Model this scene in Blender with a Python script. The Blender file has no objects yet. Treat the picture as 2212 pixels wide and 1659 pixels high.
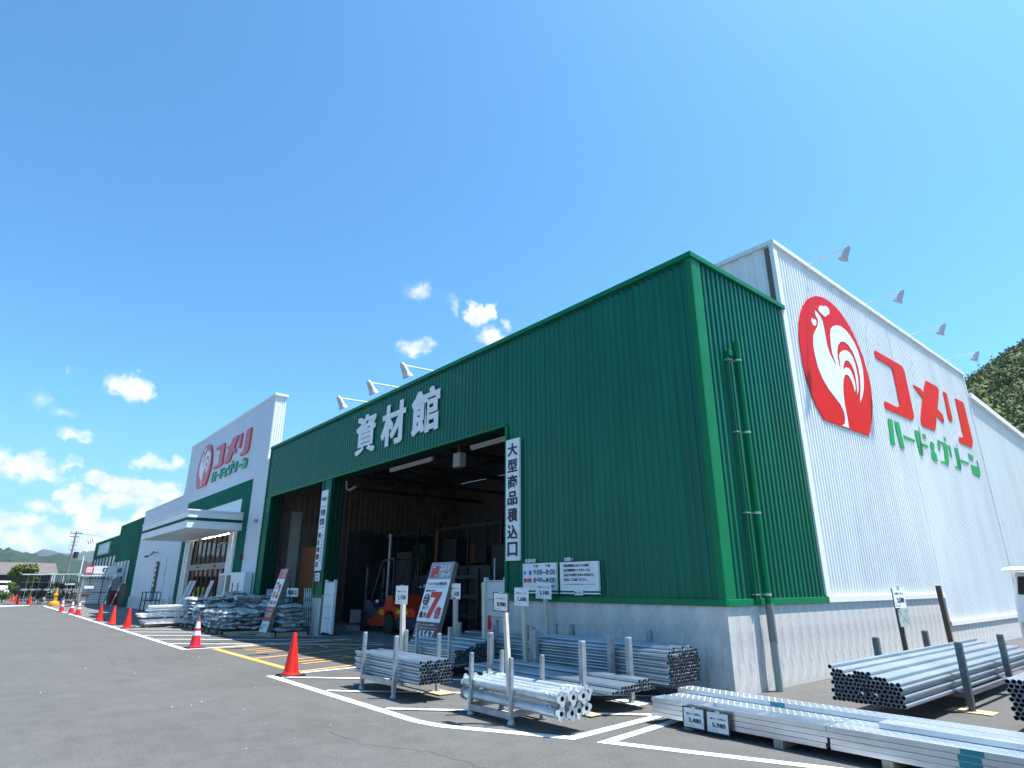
import bpy, bmesh, math, random
from mathutils import Vector, Matrix, noise, geometry
R = math.radians
random.seed(7)
S = bpy.context.scene
col = S.collection

# ------------------------------------------------------------------ camera
cam_d = bpy.data.cameras.new('camera'); cam = bpy.data.objects.new('camera', cam_d); col.objects.link(cam)
cam.location = (0, 0, 1.5); cam.rotation_euler = (R(90 + 18.45), 0, R(49.9))
cam_d.sensor_width = 36; cam_d.lens = 36 * 1302 / 2212; cam_d.clip_start = .05; cam_d.clip_end = 9000
S.camera = cam

# ------------------------------------------------------------------ sun and sky
SUN = Vector((.24, .347, 1)).normalized()
sun_el = math.asin(SUN.z); sun_rot = math.atan2(SUN.x, SUN.y)
sl = bpy.data.lights.new('sun', 'SUN'); sl.energy = 5.0; sl.angle = R(.5); sl.color = (1, .96, .9)
so = bpy.data.objects.new('sun', sl); col.objects.link(so)
so.rotation_euler = (-SUN).to_track_quat('-Z', 'Y').to_euler(); so.location = (0, 0, 60)
S.view_settings.view_transform = 'Standard'; S.view_settings.look = 'None'
S.view_settings.gamma = 1; S.view_settings.use_curve_mapping = False; S.view_settings.exposure = 1.12

W = bpy.data.worlds.new('World'); S.world = W; W.use_nodes = True
nt = W.node_tree; N = nt.nodes; Lk = nt.links; N.clear()
out = N.new('ShaderNodeOutputWorld'); bg = N.new('ShaderNodeBackground'); bg.inputs['Strength'].default_value = .088
sky = N.new('ShaderNodeTexSky'); sky.sky_type = 'NISHITA'; sky.sun_disc = False
sky.sun_elevation = sun_el; sky.sun_rotation = sun_rot; sky.altitude = 0; sky.air_density = 1.0; sky.dust_density = 1.3; sky.ozone_density = 1.6
tc = N.new('ShaderNodeTexCoord')
def vm(op, a, b=None, c=None):
    n = N.new('ShaderNodeVectorMath'); n.operation = op
    for i, v in enumerate((a, b, c)):
        if v is None: continue
        if hasattr(v, 'links'): Lk.new(v, n.inputs[i])
        else: n.inputs[i].default_value = v
    return n.outputs['Value'] if op in ('LENGTH', 'DOT_PRODUCT') else n.outputs['Vector']
def mth(op, a, b=None, c=None, clamp=False):
    n = N.new('ShaderNodeMath'); n.operation = op; n.use_clamp = clamp
    for i, v in enumerate((a, b, c)):
        if v is None: continue
        if hasattr(v, 'links'): Lk.new(v, n.inputs[i])
        else: n.inputs[i].default_value = v
    return n.outputs[0]
def nz(vec, scale, detail=5, rough=.55, lac=2.0):
    n = N.new('ShaderNodeTexNoise'); n.inputs['Scale'].default_value = scale; n.inputs['Detail'].default_value = detail
    n.inputs['Roughness'].default_value = rough; Lk.new(vec, n.inputs['Vector']); return n
dirv = vm('NORMALIZE', tc.outputs['Generated'])
wz = nz(dirv, 22, 4, .6)
wz2 = nz(dirv, 110, 3, .6)
warp = vm('ADD', vm('MULTIPLY', vm('SUBTRACT', wz.outputs['Color'], (.5, .5, .5)), (.05, .05, .036)), vm('MULTIPLY', vm('SUBTRACT', wz2.outputs['Color'], (.5, .5, .5)), (.014, .014, .012)))
dw = vm('ADD', dirv, warp)
sp = N.new('ShaderNodeSeparateXYZ'); Lk.new(dw, sp.inputs[0])
az = mth('ARCTAN2', sp.outputs[1], mth('MULTIPLY', sp.outputs[0], -1)); el = mth('ARCSINE', sp.outputs[2])
cb = N.new('ShaderNodeCombineXYZ'); Lk.new(mth('MULTIPLY', az, 57.2958), cb.inputs[0]); Lk.new(mth('MULTIPLY', el, 57.2958), cb.inputs[1])
P = cb.outputs[0]
# clouds seen over the shop: azimuth (from the -x direction towards +y), elevation, half sizes in degrees, density
CL = [(6.6, 15.3, 1.7, 1.0, 1.0), (7.4, 15.1, 1.2, .7, .8), (3.3, 11.0, 1.0, .6, .65), (3.2, 11.3, .5, .5, .3), (1.0, 8.2, 1.8, .9, .95), (2.2, 7.9, 1.4, .6, .8), (1.4, 8.8, .8, .8, .6), (3.5, 8.8, .5, .8, .5),
      (8.4, 9.4, .9, .5, .6), (9.7, 9.5, 1.2, .4, .6), (10.8, 9.7, .8, .5, .7), (5.2, 7.9, 1.1, .7, .9), (6.6, 7.5, 1.4, .8, .95), (8.5, 7.5, 1.3, .8, 1.0), (10.2, 7.2, 1.8, .9, 1.0),
      (11.5, 6.3, 2.0, 1.2, .8), (7.5, 6.4, 4.2, .7, .55), (3.8, 6.6, .8, .8, .75), (4.7, 5.9, 1.6, .8, .9), (5.4, 5.0, 1.0, .9, .85), (5.9, 4.2, 1.5, .6, .95), (7.4, 4.3, 1.4, .7, .85), (9, 5.1, 1.2, .9, .8),
      (1.6, 4.3, 1.7, .8, .75), (.4, 3.9, 1.4, .7, .7), (2.5, 5.6, 1.4, .6, .45), (1.2, 13.2, .9, .9, .28), (2.6, 12.6, 1.1, .5, .28), (1.9, 15.9, .5, .6, .28), (-1.5, 8.5, 1.6, 1.1, .8), (-4.5, 5.5, 3, 1.2, .7),
      (4, 3.2, 9, 1.3, .5), (-9, 9, 3, 1.2, .8), (-14, 5, 5, 1.6, .8), (-26, 6, 6, 1.8, .8), (-40, 8, 6, 2, .8), (-60, 6, 9, 2.2, .8), (-90, 7, 9, 2.2, .8), (-120, 8, 10, 2.6, .8),
      (29.7, 26.9, 1.5, 1.2, .42), (30.6, 27.3, .8, .9, .35), (34.1, 25.6, .6, 1.4, .34), (36.4, 24.9, 1.15, 1.0, 1.1), (36.1, 25.7, .7, .8, .7), (38.0, 25.4, .7, .8, .95), (39.3, 24.0, .7, .7, .6), (38.0, 22.6, 1.4, .9, .85), (37.2, 23.4, 1.8, 1.0, .2), (30.3, 21.5, 1.5, .9, .65), (31.6, 22.0, .9, .5, .6)]
acc = None
for a, e, ra, re, w in CL:
    ra *= 1.35; re *= 1.35
    ln = vm('LENGTH', vm('MULTIPLY_ADD', P, (1 / ra, 1 / re, 0), (-a / ra, -e / re, 0)))
    m = mth('MULTIPLY', mth('SUBTRACT', 1, ln, clamp=True), w * 1.75)
    acc = m if acc is None else mth('MAXIMUM', acc, m)
fb = nz(dirv, 42, 8, .58)
fld = mth('ADD', acc, mth('MULTIPLY', mth('SUBTRACT', fb.outputs['Fac'], .5), 1.15))
mr = N.new('ShaderNodeMapRange'); mr.interpolation_type = 'SMOOTHSTEP'; Lk.new(fld, mr.inputs[0])
mr.inputs[1].default_value = .1; mr.inputs[2].default_value = .95
gate = N.new('ShaderNodeMapRange'); Lk.new(acc, gate.inputs[0]); gate.inputs[1].default_value = .0; gate.inputs[2].default_value = .3
mask = mth('MULTIPLY', mr.outputs[0], gate.outputs[0])
# cloud colour: bright tops, soft blue-grey inside
sh = nz(vm('ADD', dirv, (0, 0, -.006)), 34, 6, .6)
cr = N.new('ShaderNodeMix'); cr.data_type = 'RGBA'; Lk.new(mth('MULTIPLY_ADD', sh.outputs['Fac'], 2.6, -.75, clamp=True), cr.inputs[0])
cr.inputs[6].default_value = (3.4, 4.4, 5.6, 1); cr.inputs[7].default_value = (6.4, 6.5, 6.6, 1)
hz = N.new('ShaderNodeMapRange'); Lk.new(mth('MULTIPLY', el, 57.2958), hz.inputs[0]); hz.inputs[1].default_value = 0; hz.inputs[2].default_value = 14; hz.inputs[3].default_value = .6; hz.inputs[4].default_value = 0
hs = N.new('ShaderNodeHueSaturation'); hs.inputs['Saturation'].default_value = 1.0; hs.inputs['Value'].default_value = 1.0; Lk.new(vm('MULTIPLY', sky.outputs[0], (.57, 1.13, 1.36)), hs.inputs['Color'])
hm = N.new('ShaderNodeMix'); hm.data_type = 'RGBA'; Lk.new(hz.outputs[0], hm.inputs[0]); Lk.new(hs.outputs[0], hm.inputs[6]); hm.inputs[7].default_value = (1.8, 2.95, 4.4, 1)
mx = N.new('ShaderNodeMix'); mx.data_type = 'RGBA'; Lk.new(mask, mx.inputs[0]); Lk.new(hm.outputs[2], mx.inputs[6]); Lk.new(cr.outputs[2], mx.inputs[7])
Lk.new(mx.outputs[2], bg.inputs['Color']); Lk.new(bg.outputs[0], out.inputs['Surface'])

# ------------------------------------------------------------------ materials
MATS = {}
def mat(name, color, rough=.6, metal=0, nscale=0, namt=.0, bump=0, bscale=40, spec=.5, col2=None, coord='Object', stretch=(1, 1, 1), emit=None, alpha=None):
    if name in MATS: return MATS[name]
    m = bpy.data.materials.new(name); m.use_nodes = True; t = m.node_tree; b = t.nodes['Principled BSDF']
    b.inputs['Base Color'].default_value = (*color, 1); b.inputs['Roughness'].default_value = rough; b.inputs['Metallic'].default_value = metal
    b.inputs['Specular IOR Level'].default_value = spec
    if nscale:
        c = t.nodes.new('ShaderNodeTexCoord'); mp = t.nodes.new('ShaderNodeMapping'); mp.inputs['Scale'].default_value = stretch
        n = t.nodes.new('ShaderNodeTexNoise'); n.inputs['Scale'].default_value = nscale; n.inputs['Detail'].default_value = 6; n.inputs['Roughness'].default_value = .6
        t.links.new(c.outputs[coord], mp.inputs[0]); t.links.new(mp.outputs[0], n.inputs['Vector'])
        x = t.nodes.new('ShaderNodeMix'); x.data_type = 'RGBA'
        r = t.nodes.new('ShaderNodeMapRange'); r.inputs[1].default_value = .3; r.inputs[2].default_value = .7; t.links.new(n.outputs['Fac'], r.inputs[0]); t.links.new(r.outputs[0], x.inputs[0])
        c2 = col2 or tuple(v * (1 - namt) for v in color)
        x.inputs[6].default_value = (*c2, 1); x.inputs[7].default_value = (*[min(1, v * (1 + namt * .5)) for v in color], 1)
        t.links.new(x.outputs[2], b.inputs['Base Color'])
        if bump:
            n2 = t.nodes.new('ShaderNodeTexNoise'); n2.inputs['Scale'].default_value = bscale; n2.inputs['Detail'].default_value = 4; t.links.new(mp.outputs[0], n2.inputs['Vector'])
            bp = t.nodes.new('ShaderNodeBump'); bp.inputs['Strength'].default_value = bump; bp.inputs['Distance'].default_value = .01
            t.links.new(n2.outputs['Fac'], bp.inputs['Height']); t.links.new(bp.outputs[0], b.inputs['Normal'])
    if emit: b.inputs['Emission Color'].default_value = (*emit[:3], 1); b.inputs['Emission Strength'].default_value = emit[3]
    MATS[name] = m; return m
GREEN = mat('green_painted_steel', (.0005, .142, .082), .33, spec=.27, nscale=1.3, namt=.18, coord='Object', stretch=(1, 1, .25))
GTRIM = mat('green_trim_steel', (.002, .175, .07), .4, spec=.2, nscale=2, namt=.15)
WHITE = mat('white_painted_steel', (.86, .87, .87), .35, nscale=1.1, namt=.08, stretch=(1, 1, .2))
WTRIM = mat('white_trim_steel', (.8, .81, .82), .4, nscale=2, namt=.06)
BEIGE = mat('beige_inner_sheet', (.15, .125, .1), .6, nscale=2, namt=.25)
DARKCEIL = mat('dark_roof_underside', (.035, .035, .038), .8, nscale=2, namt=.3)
GALV = mat('galvanised_steel', (.4, .455, .51), .36, .8, nscale=3, namt=.22, stretch=(.4, 3, 3))
GALVD = mat('dull_galvanised_steel', (.34, .38, .42), .45, .6, nscale=7, namt=.3)
PIPEIN = mat('pipe_bore', (.05, .055, .06), .7)
PLATE = mat('hot_dip_zinc', (.52, .57, .6), .38, .45, nscale=6, namt=.25)
PLANKM = mat('plank_zinc', (.62, .67, .72), .3, .8, nscale=6, namt=.25, stretch=(.3, 1, 1))
WOOD = mat('weathered_wood', (.42, .33, .24), .8, nscale=8, namt=.45, stretch=(6, 6, .6), bump=.2)
WOODP = mat('pale_wood_post', (.6, .54, .46), .8, nscale=9, namt=.3, stretch=(5, 5, .4), bump=.2)
WOODD = mat('brown_wood_post', (.11, .075, .05), .8, nscale=8, namt=.4, stretch=(5, 5, .4), bump=.2)
PAPER = mat('white_sign_face', (.78, .8, .82), .45, nscale=5, namt=.05)
BLACK = mat('black_print', (.02, .02, .025), .6)
NAVY = mat('dark_print', (.05, .03, .06), .6)
BLUEP = mat('blue_print', (.03, .07, .45), .6)
REDP = mat('red_print', (.62, .02, .02), .5)
REDS = mat('red_sign_film', (.7, .004, .003), .45, nscale=2, namt=.1, spec=.15)
GRNS = mat('green_sign_film', (.004, .34, .1), .45, spec=.2)
CREAM = mat('white_letter_film', (.84, .85, .87), .5, nscale=3, namt=.06)
GREYP = mat('grey_print', (.3, .3, .32), .6)
MAROON = mat('maroon_print', (.1, .02, .03), .6)
ORNP = mat('orange_red_print', (.5, .1, .05), .6)
ROSE = mat('rose_letter_film', (.6, .06, .1), .4)
CONER = mat('red_cone_plastic', (.8, .014, .006), .45, nscale=8, namt=.15)
CONEP = mat('faded_red_cone_plastic', (.72, .012, .035), .5, nscale=8, namt=.15)
CONEO = mat('orange_cone_plastic', (.85, .04, .015), .5, nscale=8, namt=.15)
RUBBER = mat('black_rubber', (.025, .024, .025), .8, nscale=20, namt=.3)
LINEW = mat('white_road_paint', (.78, .78, .76), .7, nscale=14, namt=.18, coord='Object')
LINEO = mat('orange_road_paint', (.75, .38, .08), .7, nscale=14, namt=.3, coord='Object')
ORANGE = mat('orange_truck_paint', (.62, .04, .006), .4, nscale=4, namt=.2)
YELL = mat('yellow_plastic', (.8, .32, .01), .5)
CHAR = mat('charcoal_metal', (.03, .03, .035), .5, .2)
DBLUE = mat('dark_blue_metal', (.02, .03, .07), .5)
BROWN = mat('brown_frame_steel', (.14, .08, .06), .6)
def sheet_variation(m, amt=.07, streak=.16):
    t = m.node_tree; b = t.nodes['Principled BSDF']; L = t.links; src = b.inputs['Base Color'].links[0].from_socket
    c = t.nodes.new('ShaderNodeTexCoord'); s_ = t.nodes.new('ShaderNodeSeparateXYZ'); L.new(c.outputs['Object'], s_.inputs[0])
    def M(op, a, b_): 
        n = t.nodes.new('ShaderNodeMath'); n.operation = op
        for i, v in enumerate((a, b_)):
            if v is None: continue
            if hasattr(v, 'links'): L.new(v, n.inputs[i])
            else: n.inputs[i].default_value = v
        return n.outputs[0]
    w = t.nodes.new('ShaderNodeTexWhiteNoise'); w.noise_dimensions = '1D'; L.new(M('FLOOR', M('DIVIDE', M('ADD', s_.outputs[0], s_.outputs[1]), .93), None), w.inputs['W'])
    f1 = M('MULTIPLY_ADD', w.outputs['Value'], amt); f1.node.inputs[2].default_value = 1 - amt / 2
    mp = t.nodes.new('ShaderNodeMapping'); mp.inputs['Scale'].default_value = (5, 5, .22); L.new(c.outputs['Object'], mp.inputs[0])
    n = t.nodes.new('ShaderNodeTexNoise'); n.inputs['Scale'].default_value = 2.2; n.inputs['Detail'].default_value = 7; n.inputs['Roughness'].default_value = .7; L.new(mp.outputs[0], n.inputs['Vector'])
    r = t.nodes.new('ShaderNodeMapRange'); L.new(n.outputs['Fac'], r.inputs[0]); r.inputs[1].default_value = .48; r.inputs[2].default_value = .72; r.inputs[3].default_value = 1; r.inputs[4].default_value = 1 - streak
    f = M('MULTIPLY', f1, r.outputs[0]); v = t.nodes.new('ShaderNodeVectorMath'); v.operation = 'SCALE'; L.new(src, v.inputs[0]); L.new(f, v.inputs['Scale']); L.new(v.outputs[0], b.inputs['Base Color'])
sheet_variation(GREEN, .1, .22); sheet_variation(WHITE, .04, .09)
GLASSD = None
def make_glass():
    m = bpy.data.materials.new('window_glass'); m.use_nodes = True; t = m.node_tree; b = t.nodes['Principled BSDF']
    b.inputs['Base Color'].default_value = (.8, .9, .95, 1); b.inputs['Roughness'].default_value = .03
    tr = t.nodes.new('ShaderNodeBsdfTransparent'); gl = t.nodes.new('ShaderNodeBsdfGlossy'); gl.inputs['Roughness'].default_value = .03
    fr = t.nodes.new('ShaderNodeFresnel'); fr.inputs['IOR'].default_value = 1.5; mxs = t.nodes.new('ShaderNodeMixShader')
    tr.inputs[0].default_value = (.8, .86, .86, 1)
    t.links.new(fr.outputs[0], mxs.inputs[0]); t.links.new(tr.outputs[0], mxs.inputs[1]); t.links.new(gl.outputs[0], mxs.inputs[2]); t.links.new(mxs.outputs[0], t.nodes['Material Output'].inputs['Surface'])
    return m
GLASS = make_glass()
DGLASS = mat('dark_car_glass', (.015, .018, .02), .08, spec=.6)

def concrete_mat(name, base, stain):
    m = bpy.data.materials.new(name); m.use_nodes = True; t = m.node_tree; b = t.nodes['Principled BSDF']; b.inputs['Roughness'].default_value = .85
    L = t.links; c = t.nodes.new('ShaderNodeTexCoord')
    def n(scale, det, st=(1, 1, 1)):
        mp = t.nodes.new('ShaderNodeMapping'); mp.inputs['Scale'].default_value = st; L.new(c.outputs['Object'], mp.inputs[0])
        q = t.nodes.new('ShaderNodeTexNoise'); q.inputs['Scale'].default_value = scale; q.inputs['Detail'].default_value = det; q.inputs['Roughness'].default_value = .65; L.new(mp.outputs[0], q.inputs['Vector']); return q.outputs['Fac']
    def rng(v, a, b_, c_=0, d=1):
        r = t.nodes.new('ShaderNodeMapRange'); L.new(v, r.inputs[0]); r.inputs[1].default_value = a; r.inputs[2].default_value = b_; r.inputs[3].default_value = c_; r.inputs[4].default_value = d; return r.outputs[0]
    def mix(f, a, bb):
        x = t.nodes.new('ShaderNodeMix'); x.data_type = 'RGBA'; L.new(f, x.inputs[0])
        for i, v in ((6, a), (7, bb)):
            if hasattr(v, 'links'): L.new(v, x.inputs[i])
            else: x.inputs[i].default_value = (*v, 1)
        return x.outputs[2]
    c1 = mix(rng(n(1.9, 7), .38, .62), [v * .74 for v in base], base)
    c2 = mix(rng(n(5, 5, (1, 1, .22)), .54, .68, 0, .7), c1, stain)
    c3 = mix(rng(n(26, 3, (1, 1, .35)), .62, .68, 0, .6), c2, [v * .45 for v in base])
    L.new(c3, b.inputs['Base Color'])
    bp = t.nodes.new('ShaderNodeBump'); bp.inputs['Strength'].default_value = .25; bp.inputs['Distance'].default_value = .01; L.new(n(35, 4), bp.inputs['Height']); L.new(bp.outputs[0], b.inputs['Normal'])
    return m
CONC = concrete_mat('cast_concrete', (.66, .645, .63), (.36, .33, .31))
SLAB = concrete_mat('slab_concrete', (.36, .36, .35), (.2, .2, .19))

def asphalt_mat():
    m = bpy.data.materials.new('asphalt'); m.use_nodes = True; t = m.node_tree; b = t.nodes['Principled BSDF']; b.inputs['Roughness'].default_value = .88; b.inputs['Specular IOR Level'].default_value = .35
    L = t.links; c = t.nodes.new('ShaderNodeTexCoord')
    def n(s, d, r=.6):
        q = t.nodes.new('ShaderNodeTexNoise'); q.inputs['Scale'].default_value = s; q.inputs['Detail'].default_value = d; q.inputs['Roughness'].default_value = r; L.new(c.outputs['Object'], q.inputs['Vector']); return q.outputs['Fac']
    def mix(f, a, bb, lo=.35, hi=.65):
        r = t.nodes.new('ShaderNodeMapRange'); L.new(f, r.inputs[0]); r.inputs[1].default_value = lo; r.inputs[2].default_value = hi
        x = t.nodes.new('ShaderNodeMix'); x.data_type = 'RGBA'; L.new(r.outputs[0], x.inputs[0])
        for i, v in ((6, a), (7, bb)):
            if hasattr(v, 'links'): L.new(v, x.inputs[i])
            else: x.inputs[i].default_value = (*v, 1)
        return x.outputs[2]
    fine = mix(n(38, 5, .85), (.056, .0555, .055), (.13, .1285, .127), .3, .7)
    spk = t.nodes.new('ShaderNodeTexVoronoi'); spk.inputs['Scale'].default_value = 95; L.new(c.outputs['Object'], spk.inputs['Vector'])
    g = mix(spk.outputs['Distance'], (.22, .22, .22), fine, .03, .16)
    big = t.nodes.new('ShaderNodeMapRange'); L.new(n(.35, 6), big.inputs[0]); big.inputs[1].default_value = .3; big.inputs[2].default_value = .7; big.inputs[3].default_value = .88; big.inputs[4].default_value = 1.08
    mid = t.nodes.new('ShaderNodeMapRange'); L.new(n(2.6, 7, .75), mid.inputs[0]); mid.inputs[1].default_value = .3; mid.inputs[2].default_value = .7; mid.inputs[3].default_value = .84; mid.inputs[4].default_value = 1.17
    mm = t.nodes.new('ShaderNodeMath'); mm.operation = 'MULTIPLY'; L.new(big.outputs[0], mm.inputs[0]); L.new(mid.outputs[0], mm.inputs[1])
    mu = t.nodes.new('ShaderNodeVectorMath'); mu.operation = 'SCALE'; L.new(g, mu.inputs[0]); L.new(mm.outputs[0], mu.inputs['Scale'])
    L.new(mu.outputs[0], b.inputs['Base Color'])
    bp = t.nodes.new('ShaderNodeBump'); bp.inputs['Strength'].default_value = .5; bp.inputs['Distance'].default_value = .006; L.new(n(120, 3, .7), bp.inputs['Height']); L.new(bp.outputs[0], b.inputs['Normal'])
    return m
ASPH = asphalt_mat()

def leaf_mat(name, a, b_, scale=.25):
    return mat(name, b_, .75, nscale=scale, col2=a, namt=.1, spec=.2)
FOREST = leaf_mat('forest_leaves', (.025, .055, .014), (.15, .19, .05), .16)
NEARHILL = leaf_mat('near_hill_woods', (.006, .018, .012), (.024, .042, .022), .03)
FARHILL = leaf_mat('far_hill_woods', (.01, .022, .015), (.025, .04, .022), .02)
SHRUB = leaf_mat('shrub_leaves', (.03, .07, .02), (.12, .2, .05), 2)
GRASS = leaf_mat('grass_blades', (.05, .1, .02), (.13, .2, .05), 1.5)

# ------------------------------------------------------------------ mesh helpers
ORG = {}
class MB:
    def __init__(s): s.v = []; s.f = []; s.m = []
    def add(s, vs, fs, mi=0):
        o = len(s.v); s.v += [tuple(v) for v in vs]; s.f += [tuple(i + o for i in f) for f in fs]; s.m += [mi] * len(fs); return s
    def box(s, x0, x1, y0, y1, z0, z1, mi=0):
        vs = [(x, y, z) for z in (z0, z1) for y in (y0, y1) for x in (x0, x1)]
        return s.add(vs, [(0, 2, 3, 1), (4, 5, 7, 6), (0, 1, 5, 4), (2, 6, 7, 3), (0, 4, 6, 2), (1, 3, 7, 5)], mi)
    def tube(s, a, b, r, n=8, r2=None, cap=True, mi=0):
        a = Vector(a); b = Vector(b); d = (b - a).normalized(); u = d.orthogonal().normalized(); w = d.cross(u); r2 = r if r2 is None else r2
        vs = [a + (u * math.cos(t) + w * math.sin(t)) * r for t in [2 * math.pi * i / n for i in range(n)]] + [b + (u * math.cos(t) + w * math.sin(t)) * r2 for t in [2 * math.pi * i / n for i in range(n)]]
        fs = [(i, (i + 1) % n, n + (i + 1) % n, n + i) for i in range(n)]
        if cap: fs += [tuple(range(n - 1, -1, -1)), tuple(range(n, 2 * n))]
        return s.add(vs, fs, mi)
    def bar(s, a, b, w, h, mi=0):
        a = Vector(a); b = Vector(b); d = (b - a).normalized(); up = Vector((0, 0, 1)) if abs(d.z) < .95 else Vector((0, 1, 0))
        x = d.cross(up).normalized() * w / 2; y = x.cross(d).normalized() * h / 2
        vs = [a - x - y, a + x - y, a + x + y, a - x + y, b - x - y, b + x - y, b + x + y, b - x + y]
        return s.add(vs, [(0, 1, 2, 3), (7, 6, 5, 4), (0, 4, 5, 1), (1, 5, 6, 2), (2, 6, 7, 3), (3, 7, 4, 0)], mi)
    def prism(s, pts, a, b, axis='y', mi=0):
        """outline pts (p,q) swept from a to b along an axis"""
        def P3(p, t): return {'y': (p[0], t, p[1]), 'x': (t, p[0], p[1]), 'z': (p[0], p[1], t)}[axis]
        n = len(pts); vs = [P3(p, a) for p in pts] + [P3(p, b) for p in pts]
        tri = geometry.tessellate_polygon([[Vector((p[0], p[1], 0)) for p in pts]])
        fs = [tuple(t) for t in tri] + [tuple(n + i for i in reversed(t)) for t in tri] + [(i, (i + 1) % n, n + (i + 1) % n, n + i) for i in range(n)]
        return s.add(vs, fs, mi)
    def lathe(s, prof, n=20, c=(0, 0, 0), mi=0):
        vs = []; fs = []
        for r, z in prof:
            for i in range(n): t = 2 * math.pi * i / n; vs.append((c[0] + r * math.cos(t), c[1] + r * math.sin(t), c[2] + z))
        for k in range(len(prof) - 1):
            for i in range(n): fs.append((k * n + i, k * n + (i + 1) % n, (k + 1) * n + (i + 1) % n, (k + 1) * n + i))
        return s.add(vs, fs, mi)
    def off(s, d): s.v = [(v[0] + d[0], v[1] + d[1], v[2] + d[2]) for v in s.v]; return s
    def mesh(s, name, mats, smooth=False, fixn=True):
        me = bpy.data.meshes.new(name); me.from_pydata(s.v, [], s.f)
        for m in (mats if isinstance(mats, (list, tuple)) else [mats]): me.materials.append(m)
        if any(s.m): me.polygons.foreach_set('material_index', s.m)
        if fixn:
            bm = bmesh.new(); bm.from_mesh(me); bmesh.ops.recalc_face_normals(bm, faces=bm.faces); bm.to_mesh(me); bm.free()
        if smooth:
            me.polygons.foreach_set('use_smooth', [True] * len(me.polygons))
            try: me.set_sharp_from_angle(angle=R(40))
            except Exception: pass
        me.update(); return me
    def build(s, name, mats, parent=None, org=None, smooth=False, bevel=0, fixn=True, kind=None, label=None):
        if org is None: org = ORG.get(parent.name, (0, 0, 0)) if parent else (0, 0, 0)
        if tuple(org) != (0, 0, 0): s.off((-org[0], -org[1], -org[2]))
        o = bpy.data.objects.new(name, s.mesh(name, mats, smooth, fixn)); col.objects.link(o)
        if parent: o.parent = parent
        ORG[o.name] = tuple(org)
        if bevel:
            md = o.modifiers.new('bevel', 'BEVEL'); md.width = bevel; md.segments = 2; md.limit_method = 'ANGLE'
        if kind: o['kind'] = kind
        if label: o['label'] = label
        return o
def tag(o, label, cat, group=None, kind=None):
    if len(label.split()) > 16 or len(label.split()) < 4: print('LABEL', len(label.split()), label)
    o['label'] = label; o['category'] = cat
    if group: o['group'] = group
    if kind: o['kind'] = kind
    return o
def thing(name, label, cat, loc=(0, 0, 0), rz=0, group=None, rot=None):
    o = bpy.data.objects.new(name, None); col.objects.link(o); o.empty_display_size = .2
    o.location = loc; o.rotation_euler = rot or (0, 0, rz)
    ORG[o.name] = tuple(loc) if not (rz or rot) else (0, 0, 0)     # parts of a turned thing are given in its own axes
    return tag(o, label, cat, group)
def inst(me, name, parent=None, loc=(0, 0, 0), rot=(0, 0, 0), scale=None):
    o = bpy.data.objects.new(name, me); col.objects.link(o); o.location = loc; o.rotation_euler = rot
    if parent: o.parent = parent
    if scale: o.scale = scale
    return o
def copy_tree(o, parent=None):
    c = o.copy(); col.objects.link(c); c.parent = parent
    for ch in list(o.children): copy_tree(ch, c)
    return c

def corr_sheet(mb, p0, p1, z0, z1, nrm, pitch=.155, depth=.021, mi=0, zt=None, ph=0):
    """ribbed steel sheet from p0 to p1 (x,y), between z0 and z1 (zt: top at p1), ribs towards nrm"""
    p0 = Vector((p0[0], p0[1])); p1 = Vector((p1[0], p1[1])); L = (p1 - p0).length; d = (p1 - p0) / L; n = Vector((nrm[0], nrm[1]))
    prof = [(0, 0), (.26, 0), (.36, 1), (.72, 1), (.82, 0)]
    pts = [(0, 0)] if ph else []; k = -1 if ph else 0
    while k * pitch < L:
        for u, h in prof:
            t = (k + u) * pitch + ph
            if 0 <= t < L: pts.append((t, h * depth))
        k += 1
    pts.append((L, 0))
    vs = []
    for t, h in pts:
        q = p0 + d * t + n * h; top = z1 if zt is None else z1 + (zt - z1) * t / L
        vs += [(q.x, q.y, z0), (q.x, q.y, top)]
    m = len(pts); fs = [(2 * i, 2 * i + 2, 2 * i + 3, 2 * i + 1) for i in range(m - 1)]
    mb.add(vs, fs, mi)

# text as real geometry ------------------------------------------------
_tc = {}
def glyphs(body, bold=.0, ext=0.0, space=1.0):
    k = (body, bold, ext, space)
    if k not in _tc:
        cu = bpy.data.curves.new('text', 'FONT'); cu.body = body; cu.size = 1; cu.offset = bold; cu.extrude = ext; cu.resolution_u = 2; cu.space_character = space
        cu.align_x = 'LEFT'; o = bpy.data.objects.new('text', cu); col.objects.link(o)
        bpy.context.view_layer.update()
        me = bpy.data.meshes.new_from_object(o.evaluated_get(bpy.context.evaluated_depsgraph_get()))
        vs = [tuple(v.co) for v in me.vertices]; fs = [tuple(p.vertices) for p in me.polygons]
        bpy.data.objects.remove(o); bpy.data.curves.remove(cu); bpy.data.meshes.remove(me)
        x0 = min(v[0] for v in vs); x1 = max(v[0] for v in vs); y0 = min(v[1] for v in vs); y1 = max(v[1] for v in vs)
        _tc[k] = (vs, fs, x0, x1, y0, y1)
    return _tc[k]
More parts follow.
